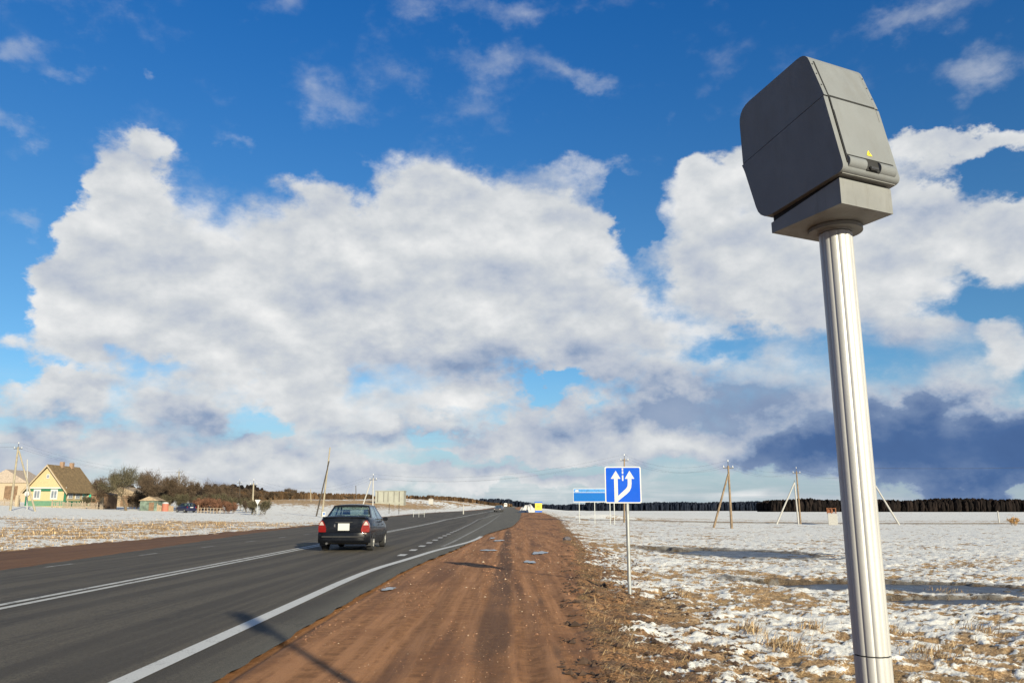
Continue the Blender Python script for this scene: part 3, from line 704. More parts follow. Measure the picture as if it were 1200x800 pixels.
mb = MB(); mb.tube([(lx.x, lx.y, zt-.020), (lx.x, lx.y, zt-.027)], [.080, .077], 40); mb.build('collar', M_box2, sc_t)
def flute(th):
    k = (th*12/(2*math.pi)) % 1
    return 1-.036*math.exp(-((k-.5)/.10)**2)+.012*math.cos(th*12)
JZ = .70-gz
for (z0, z1) in ((JZ+.003, zt-.030), (-1.3, JZ-.003)):
    mb = MB(); mb.tube([(0, 0, z0), (0, 0, z1)], .0735, 144, flute=flute); mb.build('post', M_alu, sc_t, ang=25)
mb = MB(); mb.tube([(0, 0, JZ-.01), (0, 0, JZ+.01)], .0690, 40); mb.build('post_joint', M_gap, sc_t)

# ------------------------------------------------------------ signs
M_blue = mat('blue sign face', (.001,.070,.46), .6, vary=.04, scale=3, spec=.15)
M_white = mat('white sign face', (.46,.46,.45), .45, vary=.03)
M_galv = mat('galvanised steel', (.30,.31,.31), .5, metal=.4, vary=.12, scale=9)
M_back = mat('grey sheet back', (.28,.28,.28), .5, metal=.3)
bp = P(738, 695); bz = float(surf(np.array([bp.x]), np.array([bp.y]))[0])
sg = empty('road_sign', (bp.x, bp.y, bz-.02), math.atan2(-bp.x, bp.y)*.3, 'blue square sign with two white diverging arrows on a thin grey post', 'road sign')
zb, ztp = hgt(738, 588, bp.y-.06)-bz, hgt(738, 545, bp.y-.06)-bz
SZ = ztp-zb; xc = (733.5-738)/955*bp.y
MB().tube([(0, 0, 0), (0, 0, ztp-.06)], .033, 16).build('post', M_galv, sg)
def rrect(w_, h_, r_, y, cx=0, cz=0, n=6):
    out = []
    for (sx_, sz_, a0) in ((1,1,0),(-1,1,90),(-1,-1,180),(1,-1,270)):
        for k in range(n+1):
            a = R(a0+90*k/n); out.append((cx+sx_*(w_/2-r_)+r_*math.cos(a), y, cz+sz_*(h_/2-r_)+r_*math.sin(a)))
    return out
cz = (zb+ztp)/2
pn_ = MB().prism(rrect(SZ, SZ, .05*SZ, -.040, xc, cz), (0, -.012, 0)).build('sign_panel', M_white, sg)
MB().prism(rrect(SZ*.935, SZ*.935, .035*SZ, -.0522, xc, cz), (0, -.0015, 0)).build('blue_field', M_blue, pn_)
def sp(u, v): return (xc+(u-.5)*SZ, -.0542, cz+(.5-v)*SZ)
def poly2(mb, pts): mb.prism([sp(*p) for p in pts], (0, -.0015, 0))
mb = MB(); poly2(mb, [(.255,.97),(.255,.335),(.165,.335),(.305,.115),(.435,.335),(.355,.335),(.355,.97)]); mb.build('straight_arrow', M_white, pn_)
pts_o, pts_i = [(.357,.80),(.52,.655),(.585,.595),(.622,.53),(.630,.46),(.630,.335)], [(.357,.935),(.60,.745),(.68,.665),(.722,.57),(.735,.47),(.735,.335)]
mb = MB(); poly2(mb, pts_o+[(.555,.335),(.685,.115),(.815,.335)]+pts_i[::-1]); mb.build('branching_arrow', M_white, pn_)
mb = MB()
for (a, b_) in ((.045,.105),(.125,.20),(.24,.39)): poly2(mb, [(.475,a),(.515,a),(.515,b_),(.475,b_)])
mb.build('lane_dashes', M_white, pn_)
for zz in (.3, .7): MB().box((xc*.5, -.032, zb+SZ*zz), (SZ*.55, .016, .03)).build('bracket', M_galv, sg)

# large direction board
M_lblue = mat('sky blue board', (.002,.10,.36), .6, vary=.04, spec=.15); M_dblue = mat('darker blue band', (.015,.16,.42), .5, vary=.3, scale=3)
Yd = 96.; pd = At(699, Yd)
bd_t = empty('direction_board', pd, 0, 'wide light blue direction board with a darker top band on four thin legs', 'road sign')
x0, x1 = (672-699)/954*Yd, (726-699)/954*Yd; z0, z1 = hgt(699, 588, Yd)-pd.z, hgt(699, 572, Yd)-pd.z
brd = MB().box(((x0+x1)/2, 0, (z0+z1)/2), (x1-x0, .06, z1-z0)).build('board', M_white, bd_t)
MB().box(((x0+x1)/2, -.036, z0+(z1-z0)*.37), (x1-x0-.10, .01, (z1-z0)*.64)).build('blue_field', M_lblue, brd)
MB().box(((x0+x1)/2, -.036, z0+(z1-z0)*.84), (x1-x0-.10, .01, (z1-z0)*.24)).build('top_band', M_dblue, brd)
MB().prism([(x0+.15, -.043, z1-.28), (x0+.35, -.043, z1-.17), (x0+.62, -.043, z1-.17), (x0+.62, -.043, z1-.39), (x0+.35, -.043, z1-.39)], (0, -.01, 0)).build('white_arrow', M_white, brd)
for px in (679, 697, 715, 720):
    MB().box(((px-699)/954*Yd, .08, z1*.5-.15), (.09, .09, z1+.25)).build('leg', M_galv, bd_t)

# ------------------------------------------------------------ poles, struts and wires
M_wood = mat('brown weathered pole', (.23,.165,.105), .85, vary=.25, scale=3); streaks(M_wood, (14, 14, .8), (.10,.07,.045), .6, .4, .6)
M_conc = mat('pale concrete pole', (.27,.235,.17), .85, vary=.15, scale=2)
M_wht = mat('whitewashed pole', (.36,.35,.33), .8, vary=.08)
M_dark = mat('dark timber pole', (.05,.042,.034), .85, vary=.3)
M_iron = mat('dark iron', (.05,.05,.055), .6)
M_ins = mat('insulator porcelain', (.55,.55,.52), .3)
M_wire = mat('wire', (.05,.05,.055), .6)
def pole(px, pyb, pyt, m, label, r=.13, topx=None, strut=None, sm=None, arm=True, Y=None, stub=.9, group='utility poles beside the road and fields'):
    p = P(px, pyb) if Y is None else At(px, Y)
    tpx = px if topx is None else topx
    zt_ = hgt(tpx, pyt, p.y)-p.z
    dx, dy, _ = ray(tpx, pyt); lean = dx/dy*p.y-p.x
    o = empty('utility_pole', p, 0, label, 'utility pole', group)
    MB().tube([(0, 0, -.3), (lean, 0, zt_-.5)], [r, r*.68], 10).build('shaft', m, o)
    top = Vector((lean, 0, zt_))
    if arm:
        MB().tube([top-Vector((0, 0, .7)), top], .035, 6).build('top_spike', M_iron, o)
        a = MB(); a.box(top-Vector((0, 0, .75)), (1.15, .09, .10)); am = a.build('crossarm', M_iron, o)
        for sx_ in (-.5, .5): MB().tube([top+Vector((sx_, 0, -.7)), top+Vector((sx_, 0, -.48))], [.055, .035], 7).build('insulator', M_ins, am)
        MB().tube([top-Vector((0, 0, .05)), top+Vector((0, 0, .15))], [.055, .035], 7).build('insulator', M_ins, am)
    if strut:
        (sx_b, sy_b, sx_t, sy_t) = strut
        xb = ray(sx_b, 597)[0]/ray(sx_b, 597)[1]*p.y-p.x; zbm = H(p.x+xb, p.y)-p.z
        zs = hgt(sx_t, sy_t, p.y)-p.z; xt = ray(sx_t, sy_t)[0]/ray(sx_t, sy_t)[1]*p.y-p.x
        MB().tube([(xb, -.15, zbm-.2), (xt, -.15, zs)], [r*.85, r*.62], 9).build('strut', sm or m, o)
    return p, p+top
PL = {}
PL['a'] = pole(12, 598, 519, M_conc, 'pale utility pole with a brace at the left edge in front of the yellow cottage', .16, 22, (43, 593, 23, 528), None)
PL['b'] = pole(377, 605, 520, M_conc, 'tall utility pole with a dark leaning brace standing behind the black sedan', .13, 387, (371, 605, 386, 540), M_dark, arm=False)
MB_ = None
PL['c'] = pole(437, 592, 556, M_wht, 'thin white braced utility pole on the slope behind the black sedan roof', .13, 437.5, (421, 591, 435, 563), M_wht, Y=125)
PL['d'] = pole(296, 596, 562, M_conc, 'pale utility pole beside the yield sign at the end of the bushes', .16, 297.5, Y=125)
PL['e'] = pole(731, 606, 533, M_wood, 'utility pole whose tip shows over the blue arrow sign', .13, 731.5, Y=112)
PL['f'] = pole(857.5, 619, 540, M_wood, 'brown utility pole with a matching brace in the snowy field', .15, 853, (834, 619, 853.5, 553), None)
PL['g'] = pole(937, 612, 548, M_wood, 'brown utility pole standing against a white braced post by the field track', .15, 933, Y=120)
PL['i'] = pole(364, 581, 571, M_conc, 'short distant pole on the tan field left of the tall braced pole', .15, 364, Y=230, arm=False)
PL['j'] = pole(543, 598, 588, M_wht, 'small white post at the far left verge of the road', .12, 543, Y=150, arm=False)
PL['k'] = pole(210, 585, 549, M_conc, 'pale pole rising out of the thicket beside the cottage garden', .15, 210, Y=165)
PL['l'] = pole(1169, 604, 595, M_wht, 'short white marker post in the field near the right edge', .13, 1168.5, Y=140, arm=False)
PL['m'] = pole(32, 594, 534, M_wht, 'thin white pole directly before the cottage gable', .10, 32.5, Y=120, arm=False)
PL['n'] = pole(281, 590, 562, M_dark, 'slim dark pole over the far bushes', .10, 281, Y=190)
PL['o'] = pole(417, 590, 567, M_dark, 'distant dark lattice mast left of the white braced pole', .16, 417, Y=300, arm=False)
# white A-post next to the brown pole, and the one hidden by the speed camera post
def apost(px, top, legs, label, Y):
    p = At(px, Y); o = empty('braced_post', p, 0, label, 'braced post', 'white braced posts in the right-hand field')
    tz = hgt(top[0], top[1], Y)-p.z; tx_ = (ray(*top)[0]/ray(*top)[1])*Y-p.x
    for (lx_, m, nm) in legs:
        xb = (ray(lx_, 597)[0]/ray(lx_, 597)[1])*Y-p.x
        MB().tube([(xb, 0, H(p.x+xb, Y)-p.z-.2), (tx_, 0, tz)], [.13, .10], 9).build(nm, m, o)
    MB().tube([(tx_, 0, tz-.25), (tx_, 0, tz+.35)], [.05, .03], 6).build('top_spike', M_iron, o)
    return Vector((p.x+tx_, Y, p.z+tz))
apost(934, (931, 565), [(934.5, M_wht, 'upright'), (908, M_wht, 'strut')], 'white A-shaped braced post beside a brown utility pole', 118)
tH = apost(1016, (1013, 548), [(1016, M_wht, 'upright'), (1053, M_wht, 'strut')], 'white braced post mostly hidden behind the speed camera post', 117)
def wire(a, b_, sag, label, r=.006, grp='overhead wires between the poles', dz=(0,)):
    o = empty('overhead_wires', a, 0, label, 'power line', grp)
    for (ox, oz) in dz if dz != (0,) else [(0, 0)]:
        mb = MB(); pts = []
        for k in range(15):
            q = k/14; p = a.lerp(b_, q)+Vector((0, 0, -4*sag*q*(1-q)+oz))-a; p.x += ox; pts.append(p)
        mb.tube(pts, r, 4, caps=False); mb.build('wire', M_wire, o)
    return o
three = [(-.5, -.5), (.5, -.5), (0, .1)]
wire(PL['e'][1], PL['f'][1], 1.3, 'overhead wires from the pole behind the arrow sign to the braced brown pole', dz=three)
wire(PL['f'][1], PL['g'][1], 1.0, 'overhead wires between the two brown poles in the snowy field', dz=three)
wire(PL['g'][1], tH, 1.0, 'overhead wires from the right brown pole to behind the speed camera post', dz=three)
wire(tH, Vector((115, 100, hgt(1500, 520, 100)+.5)), 1.2, 'overhead wire rising to the right edge against dark cloud', r=.016)
wire(PL['c'][1], PL['e'][1], 1.6, 'overhead wires crossing high over the far road', dz=three)
wire(PL['a'][1], Vector((-95, 92, PL['a'][1].z+1.0)), 1.0, 'overhead wires leaving the picture at the far left', dz=three)
wire(PL['a'][1], PL['k'][1], 1.5, 'thin overhead wires over the cottage and bare trees', dz=three)
wire(PL['k'][1], PL['d'][1], 1.5, 'thin overhead wires over the reddish thicket', dz=three)
wire(PL['d'][1], PL['c'][1], 1.8, 'thin overhead wires behind the tall braced pole', dz=three)

# small roadside signs on the left
p = At(301.5, 118); o = empty('yield_sign', p, 0, 'small triangular yield sign seen from behind by the pale pole', 'road sign')
MB().tube([(0, 0, -.2), (0, 0, 2.1)], .045, 8).build('post', M_galv, o)
MB().prism([(-.42, -.06, 2.25), (.42, -.06, 2.25), (0, -.06, 1.5)], (0, -.02, 0)).build('sign_panel', M_white, o)
p = P(379.3, 606); o = empty('service_sign', p, 0, 'small white and blue sign at the foot of the tall braced pole', 'road sign')
MB().tube([(0, .03, -.2), (0, .03, .9)], .03, 8).build('post', M_galv, o)
s1 = MB().box((0, 0, .45), (.42, .02, .62)).build('sign_panel', M_white, o)
MB().box((.02, -.013, .50), (.22, .006, .26)).build('blue_field', M_lblue, s1)

# ------------------------------------------------------------ vehicles
M_tyre = mat('tyre rubber', (.02,.02,.021), .85); M_rim = mat('alloy rim', (.58,.57,.54), .35, metal=.6)
M_red = mat('red lamp lens', (.17,.005,.005), .15, coat=.6); M_clear = mat('clear lamp lens', (.42,.34,.31), .15, coat=.6)
M_trim = mat('black plastic trim', (.018,.018,.019), .55); M_seat = mat('dark seat fabric', (.035,.04,.045), .9)
M_plate = mat('blank white plate', (.46,.46,.44), .5, vary=.02); M_chrome = mat('chrome', (.7,.7,.7), .12, metal=1)
M_glass = bpy.data.materials.new('tinted glass'); M_glass.use_nodes = True
t = NT(M_glass.node_tree); t.N.clear(); o_ = t.n('ShaderNodeOutputMaterial')
gl = t.n('ShaderNodeBsdfGlossy'); gl.inputs['Roughness'].default_value = .03; gl.inputs['Color'].default_value = (.9, .95, 1, 1)
tr_ = t.n('ShaderNodeBsdfTransparent'); tr_.inputs['Color'].default_value = (.86, .94, .90, 1)
fr_ = t.n('ShaderNodeLayerWeight'); fr_.inputs[0].default_value = .5
nz = t.noise(t.n('ShaderNodeTexCoord').outputs['Object'], 3, 3)
ms = t.n('ShaderNodeMixShader'); t.L.new(t.m('ADD', t.m('MULTIPLY', t.m('POWER', fr_.outputs['Facing'], 3.0), .7), t.m('MULTIPLY', nz, .10)), ms.inputs[0]); t.L.new(tr_.outputs[0], ms.inputs[1]); t.L.new(gl.outputs[0], ms.inputs[2]); t.L.new(ms.outputs[0], o_.inputs[0])
def car_paint(name, col):
    m = mat(name, col, .30, vary=.08, scale=2, spec=.2, coat=.28)
    return streaks(m, (2, 2, 5), tuple(c*1.6+.02 for c in col), .35, .5, .75)
def car(name, loc, rz, paint_m, label, hatch=False, scale=1.0, plate=True):
    T = empty(name, loc, rz, label, 'car', scale=scale)
    L2 = 1.95 if hatch else 2.2
    yr = -L2
    if hatch: st = [(-1.95,.62,.30,.80),(-1.93,.74,.26,.92),(-1.80,.80,.22,.97),(-1.2,.83,.19,.97),(0,.84,.18,.95),(.9,.84,.18,.95),(1.3,.83,.19,.90),(1.75,.78,.20,.78),(1.92,.66,.24,.66),(1.95,.5,.30,.6)]
    else: st = [(-2.20,.60,.34,.90),(-2.185,.70,.30,1.01),(-2.12,.765,.26,1.06),(-1.95,.805,.22,1.085),(-1.4,.835,.19,1.065),(-.6,.845,.18,1.0),(.4,.845,.18,.975),(1.0,.84,.18,.96),(1.4,.83,.19,.90),(1.8,.81,.20,.83),(2.08,.74,.22,.72),(2.18,.62,.26,.64),(2.2,.5,.3,.58)]
    rings = []
    for (y, w_, zb_, zt_) in st:
        h = [(w_-.16, zb_), (w_-.05, zb_+.05), (w_-.012, zb_+.20), (w_, zb_+(zt_-zb_)*.52), (w_-.006, zb_+(zt_-zb_)*.68), (w_-.035, zt_-.10), (w_-.075, zt_-.035), (w_-.17, zt_), (w_*.4, zt_+.018)]
        ring = [(x, y, z) for x, z in h]+[(-x, y, z) for x, z in h[::-1]]
        rings.append(ring)
    mb = MB(); mb.loft(rings); me = mb.mesh('body', True, 40)
    body = link('body', me, [paint_m, M_trim], T)
    wy = (-1.22, 1.22) if hatch else (-1.33, 1.32)
    cut = MB()
    for y in wy:
        cut.tube([(-1.2, y, .31), (1.2, y, .31)], .355, 32)
    co_ = cut.build('cutter', M_trim)
    md = body.modifiers.new('b', 'BOOLEAN'); md.object = co_; md.operation = 'DIFFERENCE'; md.solver = 'EXACT'
    dg = bpy.context.evaluated_depsgraph_get(); nm = bpy.data.meshes.new_from_object(body.evaluated_get(dg))
    body.modifiers.clear(); body.data = nm; bpy.data.objects.remove(co_)
    MB().box((0, 0, .42), (1.35, L2*2-.5, .30)).build('underbody', M_trim, T)
    for y in wy:
        for s in (-1, 1):
            wh = bpy.data.objects.new('wheel', None); C.objects.link(wh); wh.parent = T; wh.location = (s*.735, y, .305)
            a = MB(); prof_ = [(.19,-.095),(.27,-.10),(.298,-.085),(.305,-.04),(.305,.04),(.298,.085),(.27,.10),(.19,.095)]
            a.loft([[(px_, r_*math.cos(th), r_*math.sin(th)) for (r_, px_) in prof_] for th in [2*math.pi*k/28 for k in range(29)]], caps=False)
            bmesh.ops.remove_doubles(a.b, verts=a.b.verts, dist=.001); a.build('tyre', M_tyre, wh)
            a = MB(); ox = s*.072
            a.tube([(ox-s*.01, 0, 0), (ox+s*.012, 0, 0)], .05, 16)
            for k in range(5):
                th = 2*math.pi*k/5; M_ = Matrix.Rotation(th, 3, 'X'); a.box((ox, *(M_ @ Vector((0, 0, .12)))[1:]), (.022, .060, .17), rot=M_)
            n_ = 28
            a.loft([[(ox-.014, r_*math.cos(th), r_*math.sin(th)) if q else (ox+.014*s, r_*math.cos(th), r_*math.sin(th)) for (r_, q) in ((.175,0),(.200,0),(.200,1),(.175,1))] for th in [2*math.pi*k/n_ for k in range(n_+1)]], caps=False)
            a.build('rim', M_rim, wh)
            MB().tube([(s*-.03, 0, 0), (s*.03, 0, 0)], .17, 20).build('brake_disc', M_iron, wh)
    # greenhouse
    if hatch: yb0, yt0, yt1, yb1 = -1.88, -1.55, .20, 1.0
    else: yb0, yt0, yt1, yb1 = -1.52, -.93, .22, 1.02
    zb_, zt_ = (.93, 1.40) if hatch else (.985, 1.41); wb_, wt = .755, .585
    def g(y, k, sx=1):    # point on side glass: y at height fraction k
        return (sx*(wb_+(wt-wb_)*k), y, zb_+(zt_-zb_)*k)
    # roof
    n = 7; rings = []
    for i in range(n):
        q = i/(n-1); y = yt0-.05+(yt1-yt0+.10)*q; cr = .045*math.sin(math.pi*(.12+.76*q))
        h = [(wt+.012, zt_-.02), (wt-.01, zt_+.012+cr*.3), (wt*.7, zt_+.026+cr*.8), (wt*.3, zt_+.032+cr), (0, zt_+.034+cr)]
        rings.append([(x, y, z) for x, z in h]+[(-x, y, z) for x, z in h[-2::-1]]+[(-wt+.02, y, zt_-.03), (wt-.02, y, zt_-.03)])
    MB().loft(rings).build('roof', paint_m, T)
    for s in (-1, 1):
        def bar(p, q, wd, wd2=None):
            mb = MB(); p, q = Vector(p), Vector(q); w2 = wd2 or wd
            e = Vector((0, 1, 0)); ins = Vector((-s*.035, 0, 0))
            mb.loft([[p-e*wd, p+e*wd, p+e*wd+ins, p-e*wd+ins], [q-e*w2, q+e*w2, q+e*w2+ins, q-e*w2+ins]]); return mb
        bar(g(yb1-.02, -.05, s), g(yt1, 1, s), .05, .04).build('front_pillar', paint_m, T)
        bar(g(-.12, -.05, s), g(-.20, 1, s), .04, .035).build('centre_pillar', M_trim, T)
        bar(g(yb0+.12, -.05, s), g(yt0+.02, 1, s), .15, .075).build('rear_pillar', paint_m, T)
        MB().prism([g(-.08, .02, s), g(yb1-.12, .02, s), g(yt1-.02, .98, s), g(-.16, .98, s)], (-s*.006, 0, 0)).build('side_window', M_glass, T)
        MB().prism([g(yb0+.26, .02, s), g(-.15, .02, s), g(-.23, .98, s), g(yt0+.09, .98, s)], (-s*.006, 0, 0)).build('side_window', M_glass, T)
        mb = MB(); mb.box((s*.90, .72, .98), (.17, .09, .13)); mb.bevel(.03, 3); mb.build('mirror', paint_m, T)
        MB().box((s*.80, .74, .94), (.10, .04, .04)).build('mirror_arm', M_trim, T)
        MB().box((s*.838, -.42, .80), (.03, .14, .025)).build('door_handle', paint_m, T)
        MB().box((s*.838, .52, .80), (.03, .14, .025)).build('door_handle', paint_m, T)
        MB().box((s*.846, 0, .50), (.012, 2.0, .05)).build('side_moulding', M_trim, T)
    MB().prism([(-wb_+.10, yb0, zb_+.08), (wb_-.10, yb0, zb_+.08), (wt-.05, yt0-.04, zt_-.005), (-wt+.05, yt0-.04, zt_-.005)], (0, .006, 0)).build('rear_window', M_glass, T)
    MB().prism([(-wb_+.04, yb1, zb_), (wb_-.04, yb1, zb_), (wt-.03, yt1+.04, zt_-.01), (-wt+.03, yt1+.04, zt_-.01)], (0, .006, 0)).build('windscreen', M_glass, T)
    for s in (-1, 1):     # seats
        mb = MB(); mb.box((s*.36, .05, .84), (.44, .14, .48)); mb.bevel(.05, 3); mb.box((s*.36, .02, 1.21), (.24, .10, .16)); mb.build('front_seat', M_seat, T)
    mb = MB(); mb.box((0, -.85, .82), (1.2, .16, .36)); mb.bevel(.05, 3)
    for x in (-.36, .36): mb.box((x, -.92, 1.06), (.24, .09, .12))
    mb.build('rear_seat', M_seat, T)
    MB().box((0, (yb0-.82)/2-.02, 1.03), (1.3, abs(yb0+.82)*.8, .02)).build('parcel_shelf', M_seat, T)
    # rear details
    yb = -L2
    bw = .83
    mb = MB()
    def arc(z, off, bwid):
        return [(x*bwid, yb-off+.10*abs(x)**3.2, z) for x in np.linspace(-1, 1, 15)]
    rr_ = [(.26,-.08),(.27,.0),(.34,.055),(.52,.065),(.575,.055),(.60,.015),(.60,-.1)]
    rings = [[(x*bw, yb-o+.17*abs(x)**3.5, z) for (z, o) in rr_] for x in np.linspace(-1, 1, 17)]
    mb.loft(rings); mb.build('rear_bumper', paint_m, T)
    MB().box((0, yb-.068, .46), (1.35, .016, .035)).build('bumper_strip', M_trim, T)
    if not hatch:
        for s in (-1, 1):
            pts = [(s*.56, .60), (s*.80, .60), (s*.815, .70), (s*.80, .84), (s*.735, .96), (s*.68, .96), (s*.60, .84), (s*.555, .70)]
            mb = MB(); V1 = [Vector((x, yb-.040+.30*max(0, abs(x)-.60), z)) for x, z in pts]; mb.prism(V1, (0, .14, 0)); mb.bevel(.012, 2)
            lm = mb.build('tail_lamp', M_red, T)
            V2 = [Vector((x, yb-.056+.30*max(0, abs(x)-.60), z)) for x, z in [(s*.625,.815),(s*.785,.815),(s*.725,.925),(s*.685,.925)]]
            mb = MB(); mb.prism(V2, (0, .05, 0)); mb.bevel(.006, 1); mb.build('clear_lens', M_clear, lm)
        if plate: MB().box((0, yb-.022, .76), (.36, .02, .22)).build('number_plate', M_plate, T)
        MB().box((-.29, yb-.018, .80), (.05, .02, .10)).bevel(.02, 3).build('reflection_patch', M_chrome, T)  # chrome patch imitates a bright reflection beside the plate
        mb = MB(); mb.box((0, yb+.03, 1.055), (1.38, .09, .035)); mb.bevel(.012, 2); mb.build('boot_lip', paint_m, T)
        MB().box((0, yb-.010, .905), (.55, .03, .03)).build('boot_handle', M_trim, T)
        for x in (-.745, .745): MB().box((x, -1.72, .27), (.20, .02, .22)).build('mud_flap', M_trim, T)
        MB().tube([(-.52, yb-.05, .25), (-.52, yb+.3, .25)], .035, 12).build('exhaust', M_iron, T)
        MB().box((.70, yb-.058, .56), (.07, .02, .03)).build('reflector', M_clear, T)
    else:
        for s in (-1, 1): MB().box((s*.70, yb-.002, .80), (.16, .06, .22)).bevel(.02, 2).build('tail_lamp', M_red, T)
        MB().box((0, yb-.03, .78), (.5, .02, .12)).build('number_plate', M_plate, T)
    for s in (-1, 1): MB().box((s*.58, L2-.04, .60), (.30, .10, .14)).bevel(.03, 2).build('headlight', M_clear, T)
    return T
M_black = car_paint('black car paint', (.005,.006,.009)); M_navy = car_paint('navy car paint', (.012,.016,.05)); M_greyp = car_paint('grey car paint', (.06,.06,.065))
cy = 28.2; cx = -5.02-.0126*cy
car('sedan', (cx, cy, H(cx, cy)+.008), R(.72), M_black, 'black four-door sedan with a blank white plate driving away in the right lane')
p = P(218, 600.3); p = At(217.5, max(90, min(p.y, 150)))
car('hatchback', (p.x, p.y, p.z+.03), R(48), M_navy, 'small dark blue hatchback parked on the snow before the reddish bushes', hatch=True)
p = At(584.5, 178); car('sedan', (p.x, p.y, p.z+.01), R(172), M_greyp, 'distant dark grey car far down the road near the crest', scale=1.0)
# distant van pair on the rise
M_vanw = mat('white van paint', (.75,.75,.74), .4, coat=.4)
def van(loc, label, rz, m):
    T = empty('van', loc, rz, label, 'van', 'distant vans on the far road')
    mb = MB(); mb.box((0, .4, 1.35), (2.0, 4.4, 2.0)); mb.bevel(.12, 3); mb.build('cargo_body', m, T)
    mb = MB(); mb.loft([[(-.98, -1.8, .4), (.98, -1.8, .4), (.92, -1.8, 1.9), (-.92, -1.8, 1.9)], [(-.98, -2.6, .4), (.98, -2.6, .4), (.95, -2.6, 1.15), (-.95, -2.6, 1.15)]]); mb.bevel(.05, 2); mb.build('cab', m, T)
    MB().prism([(-.80, -1.87, 1.85), (.80, -1.87, 1.85), (.84, -2.52, 1.22), (-.84, -2.52, 1.22)], (0, -.03, .03)).build('windscreen', M_trim, T)
    for s in (-1, 1):
        for y in (-1.7, 1.5): MB().tube([(s*.78, y, .36), (s*1.0, y, .36)], .36, 16).build('wheel', M_tyre, T)
        MB().box((s*.7, -2.63, .8), (.3, .04, .18)).build('headlight', M_clear, T)
p = At(592.5, 520); van(p, 'nearer white van on the far rise of the road', 0, M_vanw)
p = At(596, 660); van(p, 'farther white van on the far rise beside the treeline', 0, M_vanw)

# ------------------------------------------------------------ kiosk, snow heap, cabinet, barn
M_kb = mat('blue painted metal', (.02,.10,.42), .5); M_ky = mat('yellow painted metal', (.62,.46,.05), .5)
p = At(631, 165); k_ = empty('roadside_kiosk', p+Vector((0, 0, .12)), 0, 'yellow kiosk with blue roof band and blue base beside the far shoulder', 'kiosk')
MB().box((0, 0, .2), (1.42, 1.2, .42)).build('base', M_kb, k_); MB().box((0, 0, 1.12), (1.38, 1.16, 1.42)).build('wall', M_ky, k_)
MB().box((0, 0, 1.98), (1.55, 1.34, .30)).bevel(.03).build('roof', M_kb, k_); MB().box((-.0, -.60, 1.15), (.55, .05, .5)).build('window', mat('kiosk pane', (.50,.36,.05), .3), k_)
M_snowp = mat('dirty snow', (.44,.43,.41), .9, vary=.15, scale=2, bump=.6, bscale=3)
def mound(name, p, a, b_, h, m, label, cat, seed):
    n = 40; u = np.linspace(-1, 1, n); UU, VV = np.meshgrid(u, u); q = np.sqrt(UU**2+VV**2)
    zz = h*sst(1-q+.35*fbm(UU*2.5, VV*2.5, 3, seed), 0, .8)*(1+.5*fbm(UU*3, VV*3, 4, seed))-.05
    Vv = np.stack([(UU*a).ravel(), (VV*b_).ravel(), zz.ravel()], 1)
    i0 = (np.arange(n-1)[:, None]*n+np.arange(n-1)[None, :]).ravel()
    o = np_mesh(name, Vv, np.stack([i0, i0+1, i0+n+1, i0+n], 1), m); o.location = p; return tag(o, label, cat)
mound('snow_heap', At(619, 172), 2.3, 2, 1.5, M_snowp, 'ploughed heap of white snow between the far road and the yellow kiosk', 'snow heap', 3)
M_rust = mat('rusty steel', (.22,.085,.04), .85, vary=.35, scale=8)
p = At(974, 116); c_ = empty('utility_cabinet', p, R(-20), 'white utility cabinet with a rusty frame on top in the snowy field', 'utility cabinet')
MB().box((.1, 0, .75), (1.25, 1.3, 1.6)).bevel(.02, 1).build('cabinet_body', M_wht, c_)
mb = MB()
for x in (-.55, 0, .6):
    for y in (-.5, .5): mb.box((x, y, 1.95), (.09, .09, .85))
for z in (1.7, 2.3): mb.box((.02, -.5, z), (1.25, .07, .07)); mb.box((.02, .5, z), (1.25, .07, .07))
mb.build('rusty_frame', M_rust, c_)
MB().box((-.15, 0, 1.93), (.7, .8, .55)).bevel(.05).build('transformer', M_rust, c_)
M_barn = mat('pale grey panels', (.27,.275,.24), .85, vary=.12, scale=.6); M_roofd = mat('dark roof felt', (.13,.12,.11), .9)
YB = 230.; p = At(457.5, YB)
zt_ = hgt(457, 575.5, YB)-p.z; wd = 33/954*YB
b_ = empty('farm_building', p, 0, 'long pale grey farm building with dark vertical joints on the far tan slope', 'building')
zc0 = hgt(457, 588, YB)-p.z
MB().box((0, 0, (zt_+zc0-1)/2), (wd, 5, zt_-zc0+1)).build('wall', M_barn, b_); MB().box((0, 0, zt_+.07), (wd+.3, 5.3, .15)).build('roof', M_barn, b_)
for px in (444, 451, 456, 463, 469): MB().box(((px-457.5)/954*YB, -2.55, (zt_+zc0)/2), (.22 if px in (444, 469) else .12, .1, zt_-zc0)).build('panel_joint', M_roofd, b_)
YB = 260.; p = At(505, YB); b_ = empty('hut', p, 0, 'tiny white hut beside the round far trees', 'hut')
z0 = hgt(505, 589, YB)-p.z-.3
MB().box((0, 0, z0+.7), (1.4, 1.6, 1.7)).build('wall', M_wht, b_); MB().prism([(-.85, -.9, z0+1.55), (.85, -.9, z0+1.55), (0, -.9, z0+1.9)], (0, 1.8, 0)).build('roof', M_roofd, b_)
